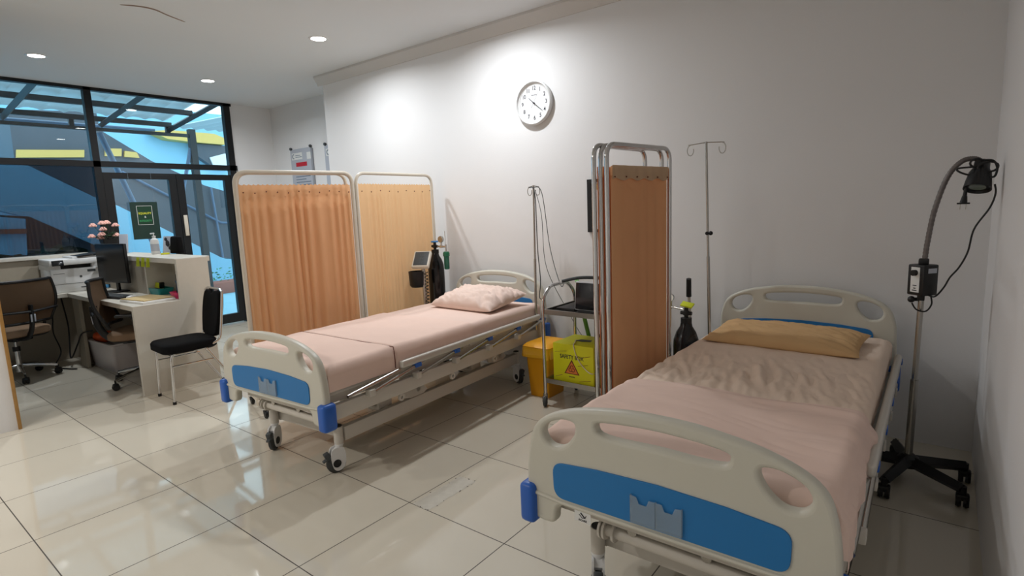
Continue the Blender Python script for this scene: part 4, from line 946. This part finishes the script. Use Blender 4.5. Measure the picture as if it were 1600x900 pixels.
# counter top items
fl = thing('flower_vase', 'pink artificial flowers in a dark vase on the ledge behind the monitor', 'flowers', (-3.36, 1.0, 1.106))
obj('vase', loft(MB(), [(sq(.05, .05, .01), 0), (sq(.07, .07, .012), .15), (sq(.06, .06, .01), .15), (sq(.055, .055, .01), .03)]), 'bplast', fl, 30)
rr = random.Random(5)
for i in range(10):
    a = rr.uniform(0, 2*PI); r0 = rr.uniform(.03, .13); c = V((math.cos(a)*r0, math.sin(a)*r0-.03, .20+rr.uniform(-.02, .15))); f_ = MB()
    for k in range(3):
        for j in range(6):
            b = j*PI/3+k*.5; rad = .010+.009*k; f_.ball(c+V((math.cos(b)*rad, math.sin(b)*rad, -.010*k)), .013, (1, 1, .9), 1)
    obj('flower', f_, 'petal', fl); obj('flower_stem', MB().tube([(0, 0, .1), c], .003, 5), 'leafd', fl)
lvv = MB()
for i in range(26):
    a = rr.uniform(0, 2*PI); r0 = rr.uniform(.02, .10); lvv.ball((math.cos(a)*r0, math.sin(a)*r0, .17+rr.uniform(0, .06)), .022, (1, .5, .35), 1)
obj('leaves', lvv, 'leafd', fl)
br = tag(obj('brochure_stand', MB().box((0, 0, .10), (.10, .01, .20), rot=RX(-.12), bev=.002), 'greysh'), 'grey printed leaflet standing on the counter right of the flowers', 'leaflet'); br.location = (-2.98, 1.02, 1.106); br.rotation_euler = (0, 0, .5)
sz = thing('sanitizer_bottle', 'white pump bottle of hand sanitizer on the counter', 'bottle', (-2.33, 1.08, 1.106))
obj('bottle', MB().lathe([(0, 0), (.036, 0), (.038, .01), (.038, .12), (.03, .145), (.014, .155), (.014, .17), (0, .17)], n=28), 'wplast', sz)
obj('pump', MB().cyl((0, 0, .17), (0, 0, .20), .005, 10).cyl((0, 0, .165), (0, 0, .180), .016, 14).tube([(.012, 0, .203), (-.045, -.01, .200)], .007, 8), 'wplast', sz)
obj('bottle_label', MB().lathe([(.0386, .03), (.0386, .10)], n=28), 'greysh', sz)
dc_ = thing('desk_calendar', 'small black and white photo stand on the counter behind the sanitizer', 'photo stand', (-2.22, 1.17, 1.106), .45)
obj('card', MB().box((0, 0, .085), (.14, .008, .17), rot=RX(-.18)), 'greysh', dc_, 0); ph = MB()
ph.ball((-.01, -.012, .10), .026, (1, .15, 1.4), 1).ball((.02, -.01, .05), .03, (1, .15, 1), 1).ball((-.03, -.006, .14), .02, (1, .15, 1), 1); obj('picture', ph, 'ink', dc_)
bg_ = thing('black_bag', 'small black pouch on the counter next to the photo stand', 'bag', (-2.10, 1.19, 1.106), .3); obj('pouch', MB().box((0, 0, .085), (.10, .06, .17), bev=.02, seg=3, taper=(1.3, 1.3)), 'vinyl', bg_)
yd = tag(obj('tape_roll', MB().lathe([(.02, 0), (.038, 0), (.038, .014), (.02, .014), (.02, 0)], n=24), 'yel'), 'yellow tape roll lying on the counter beside the sanitizer', 'tape'); yd.location = (-2.13, 1.09, 1.106)
sg = thing('door_sign', 'dark green sign reading equality and integrity hanging inside the glass door', 'sign', (-3.765, 1.52, 1.22)); 
obj('board', MB().b2((-.006, -.145, 0), (.004, .145, .44)), 'dgreen', sg, 0); 
pnl = MB().b2((.004, -.082, .17), (.006, .082, .395)); obj('inner_panel', pnl, 'mgreen', sg, 0)
bd_ = MB()
for lo, hi in (((-.082, .17), (.082, .174)), ((-.082, .391), (.082, .395)), ((-.082, .17), (-.078, .395)), ((.078, .17), (.082, .395))): bd_.b2((.006, lo[0], lo[1]), (.0072, hi[0], hi[1]))
add_text(bd_, '&', .03, Tm((.0065, 0, .262), PI/2, 0, PI/2), .0006); obj('white_border', bd_, 'paper', sg, 0)
y_ = MB(); add_text(y_, 'EQUALITY', .033, Tm((.0065, 0, .305), PI/2, 0, PI/2), .0008, sx=.88); obj('yellow_word', y_, 'yel', sg, 0)
g_ = MB(); add_text(g_, 'INTEGRITY', .030, Tm((.0065, 0, .215), PI/2, 0, PI/2), .0008, sx=.88); obj('green_word', g_, 'grn', sg, 0)
for yy in (-.12, .12): obj('cord', MB().tube([(0, yy, .44), (-.01, yy, .78)], .0015, 4), 'clear', sg, 0)
# storage box under the desk
sx_ = thing('storage_box', 'translucent plastic storage box with orange bags under the reception desk', 'box', (-2.68, .79, 0), .05)
obj('tub', loft(MB(), [(sq(.27, .17, .03), 0), (sq(.31, .20, .035), .26), (sq(.32, .21, .035), .265), (sq(.32, .21, .035), .28), (sq(.30, .19, .03), .28), (sq(.26, .16, .03), .03)]), 'gpaint', sx_)
ob = MB(); ob.ball((-.2, -.08, .29), .095, (1.1, 1, .6), 3).ball((.0, .03, .27), .085, (1.2, 1, .55), 3)
for v in ob.bm.verts: v.co += V((nz(v.co.x*18, v.co.y*18, v.co.z*18), nz(v.co.x*15+4, v.co.y*15, 1), nz(v.co.x*20, v.co.y*20, 9)))*.02
obj('orange_bag', ob, 'orange', sx_)

# ================================================================== CHAIRS
vc = thing('visitor_chair', 'black padded chair with chrome legs in front of the reception desk end panel', 'chair', (-1.03, .74, 0), -.06)
def pad(w, d, h, z, r, fr=1.0):
    m_ = loft(MB(), [(sq(w/2-.015, d/2-.015, r-.01, 8), z), (sq(w/2, d/2, r, 8), z+.012), (sq(w/2, d/2, r, 8), z+h-.02), (sq(w/2-.012, d/2-.012, r-.008, 8), z+h-.005), (sq(w/2-.05, d/2-.05, r-.04, 8), z+h)]); return m_
obj('seat', pad(.40, .41, .078, .395, .09), 'vinyl', vc, 50)
bkp = [(-.115, .50), (-.15, .56), (-.17, .68), (-.165, .80), (-.13, .86), (-.05, .865), (0, .84), (.05, .865), (.13, .86), (.165, .80), (.17, .68), (.15, .56), (.115, .50), (0, .49)]
bo = [(p.x, p.y) for p in catmull([(a, b, 0) for a, b in bkp], 4, True)]; me = plate(bo, [], .022, .012)
for v in me.vertices: v.co.y += .215+.16*(v.co.z-.5); v.co.z -= .03
obj('backrest', me, 'vinyl', vc, 50)
for s in (-1, 1):
    f_ = MB(); f_.tube(fillet([(s*.175, -.17, .0+.01), (s*.175, -.155, .405), (s*.185, .10, .405), (s*.18, .215, .45), (s*.18, .235, .57), (s*.172, .272, .83)], .06, 6), .0105, 12); obj('leg', f_, 'chrome', vc)
    f_ = MB(); f_.tube(fillet([(s*.185, .10, .40), (s*.185, .33, .01)], .02), .0105, 12); obj('leg', f_, 'chrome', vc)
    f_ = MB().cyl((s*.175, -.17, 0), (s*.175, -.17, .022), .014, 12).cyl((s*.185, .33, 0), (s*.185, .33, .022), .014, 12); obj('rubber_tip', f_, 'bplast', vc)
for sx in (-.18, .18): obj('stretcher', MB().tube([(sx, -.16, .30), (sx, .17, .30)], .007, 8), 'chrome', vc)
obj('cross_bar', MB().tube([(-.185, .10, .392), (.185, .10, .392)], .009, 8), 'chrome', vc); obj('cross_bar', MB().tube([(-.175, -.155, .392), (.175, -.155, .392)], .009, 8), 'chrome', vc)
obj('top_rail', MB().tube(fillet([(-.172, .272, .83), (-.12, .275, .85), (.12, .275, .85), (.172, .272, .83)], .03), .0105, 10), 'chrome', vc)


def office_chair(label, x, y, rz, base_rz=0):
    t = thing('office_chair', label, 'office chair', (x, y, 0), rz, 'mesh back office chairs at the reception desk')   # faces local +Y
    b = MB()
    for k in range(5):
        a = 2*PI*k/5+base_rz; e = V((math.cos(a)*.28, math.sin(a)*.28, .085)); b.tube(catmull([V((0, 0, .13)), e*.5+V((0, 0, .07)), e], 5), [.022]*4+[.018]*4+[.014]*3, 10, flat=.6)
    b.cyl((0, 0, .07), (0, 0, .15), .03, 16); bs_ = obj('star_base', b, 'chrome', t)
    for k in range(5):
        a = 2*PI*k/5+base_rz; x_, y_ = math.cos(a)*.28, math.sin(a)*.28; c = MB(); R = RZ(a+1.2)
        for s in (-1, 1): o_ = R @ V((s*.013, 0, 0)); c.lathe([(0, -.01), (.024, -.01), (.028, 0), (.024, .01), (0, .01)], (x_+o_.x, y_+o_.y, .028), 18, R @ RY(PI/2))
        c.box((x_, y_, .045), (.05, .045, .03), rot=R, bev=.01); c.cyl((x_, y_, .05), (x_, y_, .09), .008, 8); obj('caster', c, 'bplast', bs_)
    obj('gas_lift', MB().cyl((0, 0, .12), (0, 0, .27), .024, 16).cyl((0, 0, .26), (0, 0, .38), .015, 14), 'chrome', t)
    obj('tilt_mechanism', MB().box((0, -.02, .40), (.16, .24, .05), bev=.012).box((.13, 0, .395), (.14, .02, .012), bev=.003).tube([(0, 0, .27), (0, 0, .31)], .03, 14), 'bplast', t)
    st = obj('seat', pad(.47, .46, .07, .425, .12), 'meshb', t, 50); obj('seat_shell', pad(.44, .43, .03, .408, .11), 'bplast', t, 50)
    def bk(u, v):     # backrest surface
        a = (u-.5)*2; z = .55+.39*v; w_ = .20+.045*math.sin(PI*(v*.8+.12)); return V((a*w_, -.235-.10*v+.05*a*a-.03*math.sin(PI*v), z))
    mb = MB().grid(bk, 16, 16); bmesh.ops.solidify(mb.bm, geom=mb.bm.faces[:], thickness=.004); obj('mesh_back', mb, 'meshb', t, 60)
    rim = [bk(0, v/10) for v in range(11)]+[bk(u/10, 1) for u in range(1, 11)]+[bk(1, 1-v/10) for v in range(1, 11)]+[bk(1-u/10, 0) for u in range(1, 10)]
    obj('back_frame', MB().tube(catmull(rim, 2, True), .014, 8, closed=True), 'bplast', t)
    obj('lumbar_bar', MB().tube([bk(0, .3)+V((0, -.03, 0)), bk(.5, .28)+V((0, -.055, 0)), bk(1, .3)+V((0, -.03, 0))], .012, 8), 'bplast', t)
    obj('back_spine', MB().tube(catmull([(0, -.10, .40), (0, -.24, .43), (0, -.315, .55), (0, -.33, .72)], 6), [.03]*19, 10, flat=.45), 'bplast', t)
    obj('spine_label', MB().box((0, -.345, .60), (.04, .006, .07), rot=RX(.1), bev=.002), 'greysh', t)
    for s in (-1, 1):
        ar = MB().tube(fillet([(s*.20, .02, .43), (s*.265, .02, .44), (s*.27, .0, .62), (s*.265, -.02, .64)], .03), .014, 8, flat=.7); ar.box((s*.26, -.0, .648), (.06, .25, .025), bev=.01); obj('armrest', ar, 'bplast', t)
    return t
office_chair('brown mesh office chair pushed under the reception desk, the right one', -1.80, .70, -.5, -.81)
office_chair('brown mesh office chair at the left edge, its back towards the camera', -3.02, .05, 1.85, .6)

# tape residue on the floor
rs_ = thing('tape_residue', 'smeared rectangle of old tape residue on the floor between the beds', 'stain', (1.88, .77, 0))
def res(u, v):
    x = -.055+.11*u+.006*nz(v*9, 1, 2); y = -.17+.34*v+.006*nz(u*9, 5, 2); return V((x, y, .0006+.0005*nz(u*7, v*20, 3)))
obj('smear', MB().grid(res, 14, 40), 'scuff', rs_, 80)
gm = MB(); rr = random.Random(2)
for i in range(26):
    u = rr.choice((0, 1)) if i % 2 else rr.random(); v = rr.random() if u in (0, 1) else rr.choice((0, 1)); p = res(u, v); gm.ball((p.x+rr.uniform(-.006, .006), p.y, .0008), rr.uniform(.001, .004), (1, 1.6, .15), 1)
obj('grime_specks', gm, 'dirt', rs_)
